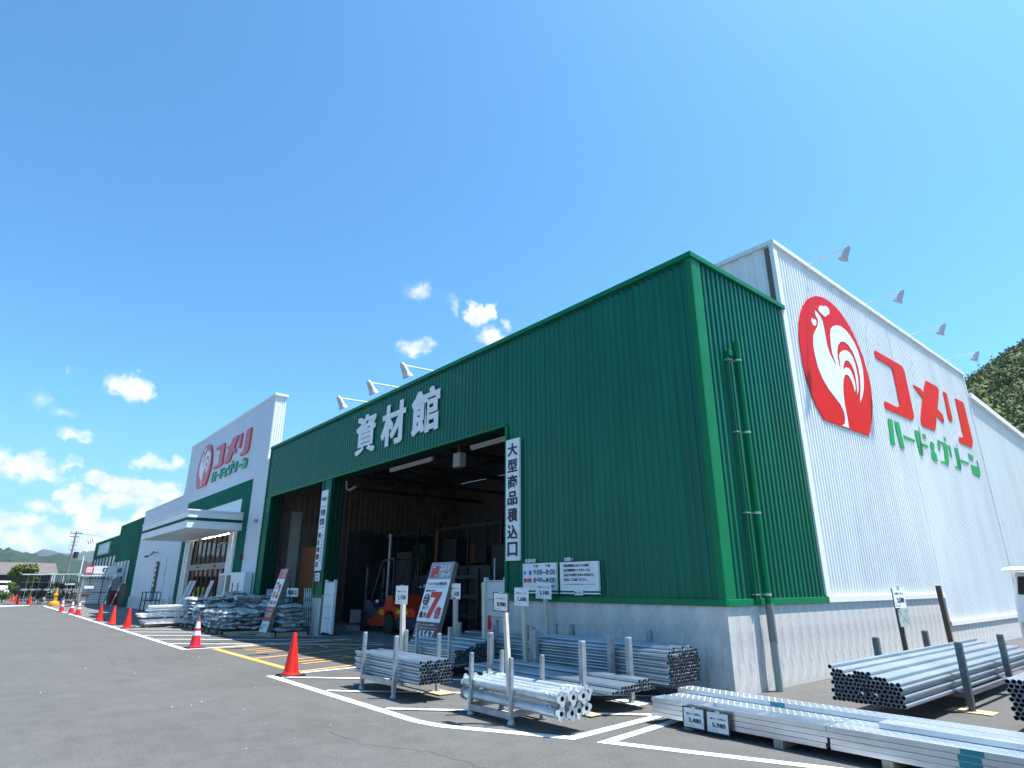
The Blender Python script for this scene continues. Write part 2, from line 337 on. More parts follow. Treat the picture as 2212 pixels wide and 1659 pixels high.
def lay(mb, body, O, X, Y, w, h, bold=.02, thick=0.0, space=1.0, mi=0, slant=0):
    """fit text into the w x h box whose lower left corner is O, along X and Y; heavy weights are built from close copies"""
    vs, fs, x0, x1, y0, y1 = glyphs(body, .006 if bold else 0, .5 if thick else 0, space)
    O = Vector(O); X = Vector(X); Y = Vector(Y); Nn = X.cross(Y); bx = bold * 1.5; by = bold * .9
    if w is None: w = (x1 - x0 + bx) * h / (y1 - y0 + by)
    sx = w / (x1 - x0 + bx); sy = h / (y1 - y0 + by); sh = [(0, 0)]
    if bold > .015: sh = [(0, 0), (1, 0), (0, 1), (1, 1)]
    if bold > .03: sh += [(.5, 0), (.5, 1), (0, .5), (1, .5)]
    for k, (a, c) in enumerate(sh):
        st = .0004 * k if not thick else .0012 * k
        mb.add([O + X * ((v[0] - x0 + a * bx) * sx + slant * (v[1] - y0) * sy) + Y * (v[1] - y0 + c * by) * sy + Nn * (v[2] * thick + st) for v in vs], fs, mi)
    return w
def line(parent, mt, body, O, X, Y, w, h, bold=.02, name='lettering', org=None, **k):
    m = MB(); lay(m, body, O, X, Y, w, h, bold, **k); return m.build(name, mt, parent, org=org)
FX, FZ = Vector((1, 0, 0)), Vector((0, 0, 1))     # front faces look to -y
SX = Vector((0, 1, 0))                            # side faces look to +x
def flat_poly(mb, pts, O, X, Y, sx=1, sy=1, thick=.05, mi=0):
    O = Vector(O); X = Vector(X); Y = Vector(Y); Nn = X.cross(Y); n = len(pts)
    tri = geometry.tessellate_polygon([[Vector((p[0], p[1], 0)) for p in pts]])
    a = [O + X * p[0] * sx + Y * p[1] * sy + Nn * thick for p in pts]; b = [O + X * p[0] * sx + Y * p[1] * sy for p in pts]
    mb.add(a + b, [tuple(t) for t in tri] + [(i, (i + 1) % n, n + (i + 1) % n, n + i) for i in range(n)], mi)

# =================================================================== the ground
gm = MB(); xs = [-3500, -300, -130, -60, -30, -15, -5, 5, 40, 300, 3500]; ys = [-3500, -300, -60, -10, 0, 4, 8, 14, 30, 90, 300, 3500]
vs = [(x, y, 0) for y in ys for x in xs]; nxs = len(xs)
gm.add(vs, [(j * nxs + i, j * nxs + i + 1, (j + 1) * nxs + i + 1, (j + 1) * nxs + i) for j in range(len(ys) - 1) for i in range(nxs - 1)])
ground = gm.build('asphalt_ground', ASPH, kind='structure')

def quad_line(mb, a, b, w, z=.004):
    a = Vector((*a, 0)); b = Vector((*b, 0)); d = (b - a).normalized(); n = Vector((-d.y, d.x, 0)) * w / 2
    k = max(1, int((b - a).length / 6)); vs = []
    for i in range(k + 1):
        p = a + (b - a) * i / k; vs += [(p.x - n.x, p.y - n.y, z), (p.x + n.x, p.y + n.y, z)]
    mb.add(vs, [(2 * i, 2 * i + 1, 2 * i + 3, 2 * i + 2) for i in range(k)])
def pline(pts, w, m, z=.004, name='painted_line'):
    mb = MB(); n = len(pts)
    # mitred strip
    L = [];
    for i, p in enumerate(pts):
        p = Vector(p); d1 = (p - Vector(pts[i - 1])).normalized() if i else None; d2 = (Vector(pts[i + 1]) - p).normalized() if i < n - 1 else None
        d1 = d1 or d2; d2 = d2 or d1; t = (d1 + d2).normalized(); nn = Vector((-t.y, t.x)); c = max(.4, nn.dot(Vector((-d1.y, d1.x)))); L.append((p - nn * w / 2 / c, p + nn * w / 2 / c))
    mb.add([(q.x, q.y, z) for pr in L for q in pr], [(2 * i, 2 * i + 1, 2 * i + 3, 2 * i + 2) for i in range(n - 1)])
    o = mb.build(name, m, ground); return o
for i_, (pts_, w_) in enumerate((([(-6.9, 3.2), (-6.1, 3.28), (-5.5, 3.6), (-4.6, 3.7), (-3.6, 4.3), (-2.4, 4.55), (-1.2, 5.2)], .006), ([(-20, 2.2), (-17.5, 2.6), (-15.2, 2.4), (-13.5, 2.9)], .006))):
    pts2 = []
    for a_, b_ in zip(pts_, pts_[1:]):
        for q_ in range(8): f_ = q_ / 8; pts2.append((a_[0] + (b_[0] - a_[0]) * f_ + .05 * noise.noise(Vector((a_[0] * 3 + f_ * 9, i_, 0))), a_[1] + (b_[1] - a_[1]) * f_ + .07 * noise.noise(Vector((a_[1] * 3 + f_ * 9, 5, i_)))))
    pline(pts2, w_, mat('sealed_crack', (.066, .064, .062), .9), .003, 'asphalt_crack')
pline([(-60.5, 4.22), (-17.45, 4.22)], .13, LINEW)
pline([(-11.55, 4.22), (-6.75, 4.22), (-6.35, 4.30), (-5.0, 5.02), (-5.12, 6.9)], .13, LINEW)
pline([(-2.0, 6.28), (-4.66, 5.16), (-4.83, 6.7)], .12, LINEW)
pline([(-17.42, 4.20), (-17.52, 6.2), (-17.62, 8.6)], .12, LINEW, .008)
pline([(-11.55, 4.62), (-11.62, 6.0), (-11.7, 8.6)], .11, LINEW, .008)
x = -19.3
while x > -60:
    y1 = min(8.55, 4.3 + 4.2); pline([(x, 4.29), (x + (y1 - 4.29) * .93, y1)], .11, LINEW, .012); x -= 1.86
pline([(-17.9, 6.3), (-17.68, 6.5)], .1, LINEW, .012)
for x0, y0, x1, y1 in [(-11.2, 4.3, -7.0, 8.4), (-9.4, 4.3, -5.6, 8.0), (-7.6, 4.3, -5.15, 6.6)]:
    pline([(x0, y0), (x1, y1)], .1, LINEW, .012)
# orange loading bays with their painted characters
for pts, w in [([(-17.22, 4.83), (-11.75, 4.80)], .14), ([(-17.22, 4.9), (-17.42, 8.55)], .11), ([(-14.43, 4.88), (-14.62, 6.0), (-15.35, 8.6)], .1), ([(-11.78, 4.87), (-12.0, 6.0), (-12.5, 8.5)], .1)]:
    pline(pts, w, LINEO)
for bx in (0, 2.72):
    for pts in [[(-16.36, 5.29), (-16.5, 6.1)], [(-15.91, 5.37), (-16.02, 6.1)], [(-15.52, 5.29), (-15.66, 6.05)], [(-16.5, 6.14), (-16.36, 6.66)], [(-16.62, 6.5), (-15.64, 6.63)],
                [(-16.0, 6.15), (-15.8, 6.8)], [(-16.83, 7.3), (-15.6, 7.06)], [(-16.6, 7.0), (-16.55, 8.2)], [(-16.1, 7.1), (-15.05, 7.5)], [(-15.7, 7.5), (-15.6, 8.1)]]:
        pline([(p[0] + bx, p[1]) for p in pts], .085, LINEO, .008)
gs = MB(); gs.add([(-58, .9, .004), (-64.2, .9, .004), (-64.2, 3.4, .004), (-61.3, 3.45, .004)], [(0, 1, 2, 3)]); gs.add([(-57.9, -30, .004), (-64.2, -30, .004), (-64.2, .9, .004), (-58, .9, .004)], [(0, 1, 2, 3)])
gs.build('concrete_gutter', SLAB, ground)

m = MB(); rr = random.Random(11)
for _ in range(22):
    x = rr.uniform(-16, -2); y = rr.uniform(.8, 4.1); s_ = rr.uniform(.006, .016); m.add([(x - s_, y, .002), (x, y - s_ * .7, .002), (x + s_, y + s_ * .2, .002), (x, y + s_ * .8, .002), (x, y, s_ * .9)], [(0, 1, 4), (1, 2, 4), (2, 3, 4), (3, 0, 4)])
tag(m.build('loose_grit', mat('pale_grit', (.55, .53, .5), .9)), 'scattered pale grit on the open asphalt near the camera', 'grit', kind='stuff')

# =================================================================== green warehouse
YF, XS = 8.46, -5.17
XL = -25.98
wh = thing('warehouse_building', 'long dark green ribbed steel warehouse with an open loading bay and a white rear hall', 'warehouse', (-15, 14, 0))
m = MB()
YC = YF + .03
corr_sheet(m, (XL, YC), (-10.24, YC), 4.95, 7.0, (0, -1))            # fascia over the openings
corr_sheet(m, (-10.24, YC), (XS, YC), 1.3, 7.0, (0, -1), ph=.155 - (15.74 % .155))        # wall right of the bay
corr_sheet(m, (-20.14, YC), (-19.49, YC), 1.2, 4.95, (0, -1))    # pillar between the openings
corr_sheet(m, (XL, YC), (-25.32, YC), .05, 4.95, (0, -1))
m.build('front_cladding', GREEN, wh, fixn=False)
m = MB(); corr_sheet(m, (XS - .03, YF), (XS - .03, 11.8), 1.3, 7.0, (1, 0), depth=.029); m.build('side_cladding', GREEN, wh, fixn=False)
m = MB()   # solid wall cores behind the sheets
m.box(XL, XS - .05, YF + .06, YF + .2, 4.97, 6.98); m.box(-10.22, XS - .05, YF + .06, YF + .2, 0, 4.97)
m.box(XS - .2, XS - .06, YF + .2, 11.8, 1.2, 6.98)
m.box(XS - .2, XS - .06, 11.8, 25.2, .3, 8.55)
m.box(XL, XL + .12, YF + .06, 18.3, 0, 6.98)
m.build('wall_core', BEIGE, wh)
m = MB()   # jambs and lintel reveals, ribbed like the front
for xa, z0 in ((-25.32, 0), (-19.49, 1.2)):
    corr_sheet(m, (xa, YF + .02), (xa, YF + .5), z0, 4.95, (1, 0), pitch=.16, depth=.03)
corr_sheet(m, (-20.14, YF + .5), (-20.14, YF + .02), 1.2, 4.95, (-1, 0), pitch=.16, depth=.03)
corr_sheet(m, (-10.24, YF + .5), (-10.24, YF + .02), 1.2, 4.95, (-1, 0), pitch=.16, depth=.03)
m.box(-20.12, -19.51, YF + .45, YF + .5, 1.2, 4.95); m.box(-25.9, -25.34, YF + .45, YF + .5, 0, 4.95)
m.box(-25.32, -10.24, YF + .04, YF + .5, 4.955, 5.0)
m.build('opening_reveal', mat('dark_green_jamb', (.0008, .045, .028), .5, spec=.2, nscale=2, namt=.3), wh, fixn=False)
m = MB()   # trims
m.box(XL - .03, XS + .05, YF - .05, YF + .3, 7.0, 7.1); m.box(XS - .25, XS + .05, YF + .3, 11.84, 7.0, 7.1)
m.box(-25.3, -10.26, YF - .03, YF + .03, 4.92, 4.972)
m.box(-10.26, -10.19, YF - .03, YF + .02, 1.3, 4.92)
m.box(-19.53, -19.46, YF - .03, YF + .015, 1.2, 4.92); m.box(-20.17, -20.10, YF - .03, YF + .015, 1.2, 4.92)
m.box(-25.36, -25.29, YF - .03, YF + .015, .02, 4.92); m.box(XL - .03, XL + .04, YF - .03, YF + .02, .02, 7.0)
m.box(-10.24, XS + .03, YF - .04, YF + .01, 1.2, 1.3); m.box(-20.17, -19.46, YF - .04, YF + .01, 1.12, 1.2)
m.box(XS - .01, XS + .035, YF + .01, 11.80, 1.2, 1.3)
m.box(XS - .1, XS + .02, YF - .02, YF + .01, 1.3, 7.0); m.box(XS - .01, XS + .02, YF + .01, YF + .27, 1.3, 7.0)
m.build('edge_trim', GTRIM, wh, bevel=.006)
m = MB()
for k in range(int((XS - XL) / .155)): m.box(XL + .06 + k * .155, XL + .1 + k * .155, YF - .014, YF + .03, 6.925, 6.96)
m.build('closure_gap', BLACK, wh, kind='stuff')
# concrete plinth in formwork panels
def plinth(n, x0, y0, x1, y1, z1, nrm, pw, z0=0, parent=wh):
    L = math.hypot(x1 - x0, y1 - y0); k = max(1, round(L / pw)); d = Vector((x1 - x0, y1 - y0)) / L; w = L / k
    g = .0028; b = MB()
    nx, ny = nrm
    p = [(g, 0), (w - g, 0)]
    vs = []
    for z in (z0, z1):
        for t, q in ((g, 0), (w - g, 0), (w, -.005), (w, -.14), (0, -.14), (0, -.005)):
            vs.append((d.x * t + nx * q, d.y * t + ny * q, z))
    b.add(vs, [(i, (i + 1) % 6, 6 + (i + 1) % 6, 6 + i) for i in range(6)] + [(5, 4, 3, 2, 1, 0), (6, 7, 8, 9, 10, 11)])
    me = b.mesh('concrete_panel', CONC); o_ = ORG.get(parent.name, (0, 0, 0))
    for i in range(k):
        inst(me, n, parent, (x0 + d.x * w * i - o_[0], y0 + d.y * w * i - o_[1], -o_[2]))
plinth('concrete_panel', -10.24, YF, XS - .14, YF, 1.2, (0, -1), .6)
plinth('concrete_panel', XS, YF + .003, XS, 18.2, 1.2, (1, 0), .31)
plinth('concrete_panel', XS, 18.2, XS, 25.2, .56, (1, 0), .31)
plinth('concrete_panel', XS + .0, 25.2, XS, 45.0, .56, (1, 0), .6)
plinth('concrete_panel', -20.14, YF, -19.49, YF, 1.12, (0, -1), .325)
plinth('concrete_panel', -19.49, YF + .01, -19.49, YF + .5, 1.2, (1, 0), .5)
# white rear hall
m = MB(); corr_sheet(m, (XS - .03, 11.8), (XS - .03, 18.22), 1.3, 8.58, (1, 0), pitch=.127, depth=.024)
corr_sheet(m, (XS - .03, 18.22), (XS - .03, 25.28), .66, 8.58, (1, 0), pitch=.127, depth=.024)
corr_sheet(m, (XS - .03, 25.28), (XS - .03, 46), .66, 7.75, (1, 0), pitch=.127, depth=.024, zt=6.6)
m.build('white_cladding', WHITE, wh, fixn=False)
m = MB(); corr_sheet(m, (-18, 11.83), (XS - .02, 11.83), 6.9, 8.58, (0, -1), pitch=.36, depth=.03); m.build('parapet_front_sheet', WHITE, wh, fixn=False)
m = MB(); m.box(-17.9, XS - .07, 11.88, 25.2, 8.3, 8.55); m.box(XS - .6, XS - .06, 25.21, 45.9, .1, 6.4); m.build('hall_core', WTRIM, wh)
m = MB()
m.box(XS - .3, XS + .05, 11.76, 25.33, 8.58, 8.69); m.box(-18.1, XS - .3, 11.76, 12.1, 8.58, 8.69); m.box(XS - .02, XS + .035, 11.803, 18.22, 1.2, 1.31)
m.box(XS - .02, XS + .03, 18.19, 18.27, .66, 1.2); m.box(XS - .02, XS + .035, 18.27, 46, .56, .67)
m.box(XS - .07, XS + .02, 11.76, 11.95, 1.31, 8.58); m.box(XS - .02, XS + .03, 25.26, 25.34, .66, 8.58)
m.build('white_trim', WTRIM, wh, bevel=.006)
m = MB(); vs = []
for x in (XS - 1.2, XS + .12):
    vs += [(x, 25.34, 7.72), (x, 46, 6.55), (x, 46, 6.75), (x, 25.34, 7.92)]
m.add(vs, [(0, 1, 2, 3), (4, 7, 6, 5), (0, 4, 5, 1), (3, 2, 6, 7), (0, 3, 7, 4), (1, 5, 6, 2)]); m.build('eaves_gutter', WTRIM, wh)
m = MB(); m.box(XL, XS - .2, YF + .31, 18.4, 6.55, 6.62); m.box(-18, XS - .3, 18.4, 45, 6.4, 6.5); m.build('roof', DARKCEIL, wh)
# roof beams, inside walls, floor
for yb in (9.6, 11.6, 13.8, 16.0):
    m = MB(); m.box(XL + .15, -5.5, yb, yb + .16, 5.95, 6.5); m.build('roof_beam', DARKCEIL, wh)
for xb in (-24, -21, -18, -15, -12, -9):
    m = MB(); m.box(xb, xb + .12, YF + .55, 18.2, 5.3, 5.45); m.tube((xb + .06, 9, 5.45), (xb + .06, 11.5, 5.95), .03, 5); m.tube((xb + .06, 14, 5.45), (xb + .06, 11.5, 5.95), .03, 5); m.build('roof_truss', CHAR, wh)
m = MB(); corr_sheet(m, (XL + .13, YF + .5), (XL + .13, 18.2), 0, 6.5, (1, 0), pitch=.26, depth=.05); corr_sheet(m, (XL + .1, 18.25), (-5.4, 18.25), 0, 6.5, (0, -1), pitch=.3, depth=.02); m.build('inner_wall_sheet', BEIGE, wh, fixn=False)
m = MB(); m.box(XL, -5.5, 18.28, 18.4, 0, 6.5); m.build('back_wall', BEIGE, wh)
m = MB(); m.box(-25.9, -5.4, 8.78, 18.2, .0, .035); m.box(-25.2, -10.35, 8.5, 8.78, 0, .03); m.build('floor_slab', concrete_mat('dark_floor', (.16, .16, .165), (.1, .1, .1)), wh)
m = MB(); m.box(XL + .19, XL + .35, 10.05, 11.0, 0, 3.9); m.build('inner_door_post', BEIGE, wh)
m = MB(); m.box(XL + .19, XL + .24, 9.55, 10.0, .1, 4.45); m.build('grey_panel', mat('grey_board', (.4, .38, .34), .7, nscale=2, namt=.15), wh)
# fluorescent fixtures and speaker under the lintel
for x0, x1 in ((-16.0, -13.75), (-11.95, -10.3)):
    m = MB(); m.tube((x0, 8.75, 4.72), (x1, 8.75, 4.72), .035, 8); m.box(x0 - .02, x1 + .02, 8.71, 8.79, 4.75, 4.8)
    tag(m.build('ceiling_light', mat('dull_beige', (.28, .26, .24), .7)), 'thin white tube light under the lintel, ' + ('left' if x0 < -14 else 'right') + ' one of the bay', 'light', 'tube lights under the bay lintel')  # one even dull beige over tube and batten
sp_ = thing('wall_speaker', 'small cream box speaker hanging between the two tube lights', 'speaker', (-12.57, 8.8, 4.36)); m = MB(); m.box(-12.72, -12.42, 8.72, 8.92, 4.36, 4.72); m.build('cabinet', mat('cream_plastic', (.25, .23, .19), .7), sp_, bevel=.01)
m = MB(); m.box(-12.6, -12.54, 8.8, 8.84, 4.72, 4.95); m.build('bracket', CHAR, sp_)
fl = thing('curled_strip_curtain', 'curled pale plastic sheet hanging at the top left corner of the bay', 'curtain', (-19.1, 8.95, 4.5)); m = MB()
pts = [(-19.3, 8.9, 4.86), (-19.25, 8.9, 4.62), (-19.1, 8.95, 4.52), (-18.9, 8.95, 4.56), (-18.72, 9.0, 4.62)]
for a, b in zip(pts, pts[1:]): m.bar(a, b, .1, .05)
m.build('folded_sheet', mat('cream_plastic', (.4, .38, .33), .6), fl)

# downpipe and conduit on the sunny side
dp = thing('downpipe', 'dark green rain downpipe with an elbow box and grey lower section beside the corner', 'downpipe', (XS + .14, 9.45, 0))
m = MB(); m.tube((XS + .13, 9.45, 1.0), (XS + .13, 9.45, 5.4), .052, 14); m.tube((XS + .13, 9.45, 5.28), (XS + .13, 9.45, 5.6), .064, 14); m.build('upper_pipe', GTRIM, dp, smooth=True)
m = MB(); m.box(XS + .02, XS + .11, 9.22, 9.38, 5.3, 5.42); m.build('elbow_box', GTRIM, dp, bevel=.02)
m = MB(); m.tube((XS + .13, 9.45, 0.0), (XS + .13, 9.45, .68), .058, 14); m.build('lower_pipe', mat('grey_green_pipe', (.28, .33, .31), .5), dp, smooth=True)
m = MB(); m.tube((XS + .13, 9.45, .68), (XS + .13, 9.45, 1.22), .062, 14); m.build('grey_sleeve', mat('grey_pipe', (.2, .22, .22), .5), dp, smooth=True)
m = MB(); m.tube((XS + .06, 9.24, 1.25), (XS + .06, 9.24, 5.35), .018, 8); m.build('conduit', GTRIM, dp, smooth=True)
for zb in (1.36, 2.61, 3.95, 5.25):
    m = MB(); m.tube((XS + .13, 9.45, zb - .018), (XS + .13, 9.45, zb + .018), .057, 14); m.box(XS + .0, XS + .08, 9.21, 9.42, zb - .008, zb + .008); m.build('pipe_clamp', PLATE, dp)

# floodlights on arms
def floodlight(root, end, aim, label, group, s=1, first=None):
    r = Vector(root); e = Vector(end); t = thing('sign_floodlight', label, 'floodlight', root, group=group)
    m = MB(); m.tube(r, e, .022 * s, 7); m.build('arm', WTRIM, t, smooth=True)
    m = MB(); m.box(r.x - .05, r.x + .05, r.y - .05, r.y + .05, r.z - .06, r.z + .02); m.build('mount', WTRIM, t)
    a = Vector(aim).normalized(); m = MB(); h = e - a * .06 * s
    p1 = h + a * .06 * s; p2 = h + a * .3 * s; p3 = h + a * .42 * s
    m.tube(h, p1, .05 * s, 12, .075 * s); m.tube(p1, p2, .075 * s, 12, .1 * s); m.tube(p2, p3, .1 * s, 12, .15 * s, cap=False); m.build('lamp_housing', mat('lamp_grey', (.55, .55, .55), .45), t, smooth=True)
    m = MB(); m.tube(p3 - a * .03, p3 - a * .015, .14 * s, 12); m.build('lens', mat('lamp_lens', (.45, .42, .4), .2), t)
    return t
pos = ['leftmost of the three over the white characters', 'middle one of the three over the white characters', 'rightmost of the three over the white characters']
for i, x in enumerate((-17.36, -15.36, -13.45)):
    floodlight((x, YF + .1, 7.13), (x, 7.5, 7.08), (.0, .5, -.8), 'white floodlight above the green fascia, ' + pos[i], 'floodlights over the green fascia')
pos = ['nearest the green corner', 'second from the green corner', 'third from the green corner', 'farthest from the green corner']
for i, y in enumerate((13.53, 16.85, 20.17, 23.55)):
    floodlight((XS - .05, y, 8.72), (-4.26, y, 8.74), (-.5, 0, -.85), 'grey white floodlight above the white hall roof edge, ' + pos[i], 'floodlights over the white hall', s=.78)

# =================================================================== main shop
ms = thing('shop_building', 'white shop with a tall parapet tower, green framed entrance and projecting canopy', 'shop', (-39, 12, 0))
YW = YF + .0
m = MB()
m.box(-26.36 - 14.4, -26.38, YW, YW + .5, 6.57, 9.5)                 # tower parapet
m.box(-52.1, -39.2, YW, YW + .4, .73, 6.57); m.box(-39.2, -27.92, YW, YW + .4, 6.0, 6.57)
m.box(-27.92, XL - .03, YW, YW + .4, 0.0, 6.57)
m.box(-29.12, -27.92, YW + .01, YW + .3, 0, .2)
m.build('wall', mat('white_render_panel', (.62, .65, .72), .5, nscale=.8, namt=.06, stretch=(1, 1, .4)), ms)
m = MB(); corr_sheet(m, (-26.375, YW + .0), (-26.375, YW + .5), 6.58, 9.5, (1, 0), pitch=.1, depth=.015); m.build('tower_side_sheet', WHITE, ms, fixn=False)
m = MB(); m.box(-40.84, -26.3, YW - .04, YW + .55, 9.5, 9.62); m.box(-52.15, -40.8, YW - .04, YW + .45, 6.57, 6.65); m.box(-26.34, XL - .02, YW - .03, YW + .45, 6.57, 6.64); m.build('parapet_cap', WTRIM, ms, bevel=.01)
m = MB()   # fillet between tower and wall
fil = [(-40.76, 6.6)] + [(-40.76 - .35 * (1 - math.cos(R(a))), 6.6 + .0 + .4 * (1 - math.sin(R(a)))) for a in range(90, -1, -15)]
m.prism([(-40.75, 6.6), (-40.75, 7.1), (-40.85, 6.85), (-41.0, 6.7), (-41.25, 6.6)], YW, YW + .4); m.build('parapet_fillet', WTRIM, ms)
m = MB(); m.box(-39.25, -27.92, YW - .015, YW + .2, 5.26, 6.0); m.box(-29.12, -27.92, YW - .015, YW + .2, 2.03, 5.26); m.box(-39.25, -38.2, YW - .015, YW + .2, .0, 5.26)
m.build('green_surround', mat('green_shop_panel', (.002, .125, .085), .75, spec=.08, nscale=.9, namt=.12), ms)
m = MB(); m.box(-38.2, -29.12, YW + .02, YW + .25, 3.85, 5.26); m.build('white_header', WTRIM, ms)
m = MB(); m.box(-52.3, -39.0, YW - .04, YW + .3, 0, .72); m.build('plinth', CONC, ms)
# canopy
cn = MB(); cn.box(-38.2, -28.53, 6.2, YW - .02, 3.78, 4.5); cno = cn.build('canopy', WTRIM, ms, bevel=.015)
m = MB(); m.box(-38.24, -28.49, 6.16, 6.6, 4.5, 4.56); m.box(-28.6, -28.49, 6.6, YW - .03, 4.5, 4.56); m.build('canopy_cap', WTRIM, cno)
m = MB(); m.box(-38.22, -28.51, 6.18, YW - .04, 4.1, 4.22); m.build('canopy_band', mat('green_band', (.002, .07, .045), .6, spec=.1), cno)
m = MB(); m.lathe([(0, .0), (.16, 0), (.16, .12), (.1, .2), (0, .22)], 12, (-31.2, 7.3, 4.56)); tag(m.build('roof_vent', WTRIM, smooth=True), 'small white round vent on top of the entrance canopy', 'vent')
# entrance columns
for xa, xb in ((-38.15, -37.75), (-37.6, -37.1), (-30.15, -29.6), (-29.5, -29.2)):
    m = MB(); m.box(xa, xb, YW - .06, YW + .1, 0, 3.78); m.build('entrance_column', WTRIM, ms)
for i in range(9):
    xx = -36.95 + i * .85; m = MB(); m.box(xx, xx + .07, YW + .08, YW + .16, 0.0, 3.78); m.build('mullion', mat('dark_red_brown_frame', (.09, .02, .015), .5), ms)
m = MB(); m.box(-37.0, -30.15, YW + .02, YW + .2, 2.22, 2.5); dh = m.build('door_header', mat('taupe_header', (.3, .25, .24), .5), ms)
for xx in (-35.3, -32.2): m = MB(); m.box(xx, xx + .3, YW - .02, YW + .02, 2.32, 2.4); m.build('door_sensor', CHAR, dh)
m = MB(); m.box(-37.05, -30.15, YW + .12, YW + .13, .02, 3.78); m.build('entrance_glass', GLASS, ms)
m = MB(); m.box(-38, -27.9, 10.6, 10.7, 0, 6); m.box(-38, -37.9, 8.9, 10.6, 0, 6); m.box(-28, -27.9, 8.9, 10.6, 0, 6); m.box(-38, -27.9, 8.8, 10.7, 3.9, 4); m.build('lobby_wall', WTRIM, ms)
for xx in (-36.5, -33.8, -31.1):
    m = MB(); m.box(xx, xx + 1.8, 8.85, 9.1, 3.84, 3.88); tag(m.build('lobby_light', mat('lit_tube_panel', (.9, .9, .9), .5, emit=(1, .97, .9, 16))), 'lit ceiling light inside the shop entrance, ' + {-36.5: 'left', -33.8: 'middle', -31.1: 'right'}[xx] + ' one', 'light', 'lit ceiling lights in the shop entrance')
m = MB(); m.box(-36.6, -34.0, 9.5, 9.55, 2.5, 3.6); po = m.build('hanging_poster', mat('orange_poster', (.7, .33, .1), .6, nscale=3, namt=.4), ms)
m = MB(); m.box(-36.65, -33.95, 9.49, 9.54, 3.6, 3.7); m.build('poster_rail', MAROON, po)
for k in range(16):
    m = MB(); xx = random.uniform(-36.8, -30.6); yy = random.uniform(8.95, 10.3); hh = random.uniform(.6, 2.0); w_ = random.uniform(.2, .6)
    m.box(xx, xx + w_, yy, yy + .3, 0, hh); c = random.choice([(.6, .58, .5), (.1, .08, .08), (.5, .1, .05), (.7, .7, .7), (.3, .25, .2), (.05, .05, .06), (.65, .5, .2)])
    tag(m.build('display_box', mat('goods_%d' % (k % 7), c, .6)), 'goods standing behind the shop entrance glass', 'goods', 'goods behind the entrance glass')
m = MB(); m.box(-51.8, -26.5, 8.9, 40, 5.9, 6.1); m.build('shop_roof', DARKCEIL, ms)
m = MB(); m.tube((-48.0, YW - .02, 3.35), (-48.0, YW - .25, 3.3), .06, 8); tag(m.build('wall_lamp', CHAR), 'small dark round lamp on the white wall left of the entrance', 'lamp')
cm = thing('security_camera', 'small grey camera on a bracket on the white wall under the canopy', 'camera', (-45.8, YW, 3.4))
m = MB(); m.tube((-45.8, YW - .3, 3.35), (-45.0, YW - .3, 3.5), .07, 8); m.build('camera_body', GREYP, cm); m = MB(); m.tube((-45.3, YW, 3.5), (-45.3, YW - .3, 3.42), .03, 6); m.build('bracket', GREYP, cm)
cm = thing('security_camera', 'small grey camera on the right entrance column', 'camera', (-30.2, YW, 3.3))
m = MB(); m.tube((-30.6, YW - .3, 3.15), (-30.25, YW - .3, 3.32), .06, 8); m.build('camera_body', GREYP, cm); m = MB(); m.tube((-30.1, YW, 3.35), (-30.3, YW - .3, 3.3), .025, 6); m.build('bracket', GREYP, cm)
m = MB(); m.box(-26.75, -26.6, YW - .12, YW - .01, 4.0, 4.12); tag(m.build('junction_box', GREYP), 'small grey box on the white wall beside the green corner', 'box')
m = MB(); m.box(-28.0, -27.9, YW - .14, YW - .01, 2.5, 2.75); tag(m.build('call_button_box', MAROON), 'small brown box on the white wall right of the entrance', 'box')
# notices on the wall by the entrance
nb = thing('notice_board', 'white notice board with two framed notices on the wall right of the entrance', 'board', (-28.9, 8.3, 1.2))
m = MB(); m.box(-30.1, -28.0, 8.2, 8.3, .6, 2.0); m.build('panel', PAPER, nb)
for xa, xb, z0, z1, mm in ((-30.0, -29.2, 1.1, 1.9, 'notice_grey'), (-28.85, -28.3, 1.0, 1.9, 'notice_dark')):
    m = MB(); m.box(xa, xb, 8.18, 8.2, z0, z1); nn = m.build('notice', mat(mm, (.45, .47, .45) if mm == 'notice_grey' else (.12, .08, .06), .5, nscale=12, namt=.6), nb)
m = MB(); m.box(-27.85, -27.3, 8.38, 8.42, 1.3, 1.62); tag(m.build('framed_notice', mat('brown_notice', (.1, .05, .05), .5, nscale=9, namt=.5)), 'small brown framed notice on the white wall', 'notice')
m = MB(); m.box(-28.0, -26.2, 8.1, 8.4, 0, 2.0); 
cl = tag(m.build('white_locker', WTRIM, bevel=.02), 'tall white locker standing against the white wall by the green corner', 'locker')
for xx in (-27.6, -26.9): m = MB(); m.box(xx, xx + .06, 8.08, 8.1, .8, 1.6); m.build('handle', CHAR, cl, org=(0, 0, 0))

# =================================================================== garden building
gb = thing('garden_building', 'low dark green garden centre building with glass band and slatted screen, far left', 'building', (-64, 10, 0))
m = MB(); m.box(-62.0, -52.15, YW, YW + .4, 3.3, 6.3); m.box(-54.2, -52.15, YW + .003, YW + .4, .0, 3.3); m.box(-76, -62.0, YW, YW + .4, 3.95, 5.56); m.box(-62.0, -61.2, YW + .003, YW + .4, 0, 3.3)
m.box(-76.0, -75.6, YW + .01, 20, 0, 5.5); m.build('green_wall', mat('green_far_panel', (.003, .115, .07), .8, spec=.05, nscale=.6, namt=.15), gb)
m = MB(); m.box(-75.6, -62.0, YW + .06, YW + .12, .7, 3.9); m.build('glass_band', mat('cloudy_glazing', (.5, .56, .58), .4, nscale=1.5, namt=.3, stretch=(3, 1, .3)), gb)
for i in range(8): m = MB(); m.box(-75.4 + i * 1.9, -75.25 + i * 1.9, YW - .02, YW + .06, 0, 3.95); m.build('post', mat('dark_maroon_post', (.07, .02, .02), .5) if i == 0 else CHAR, gb)
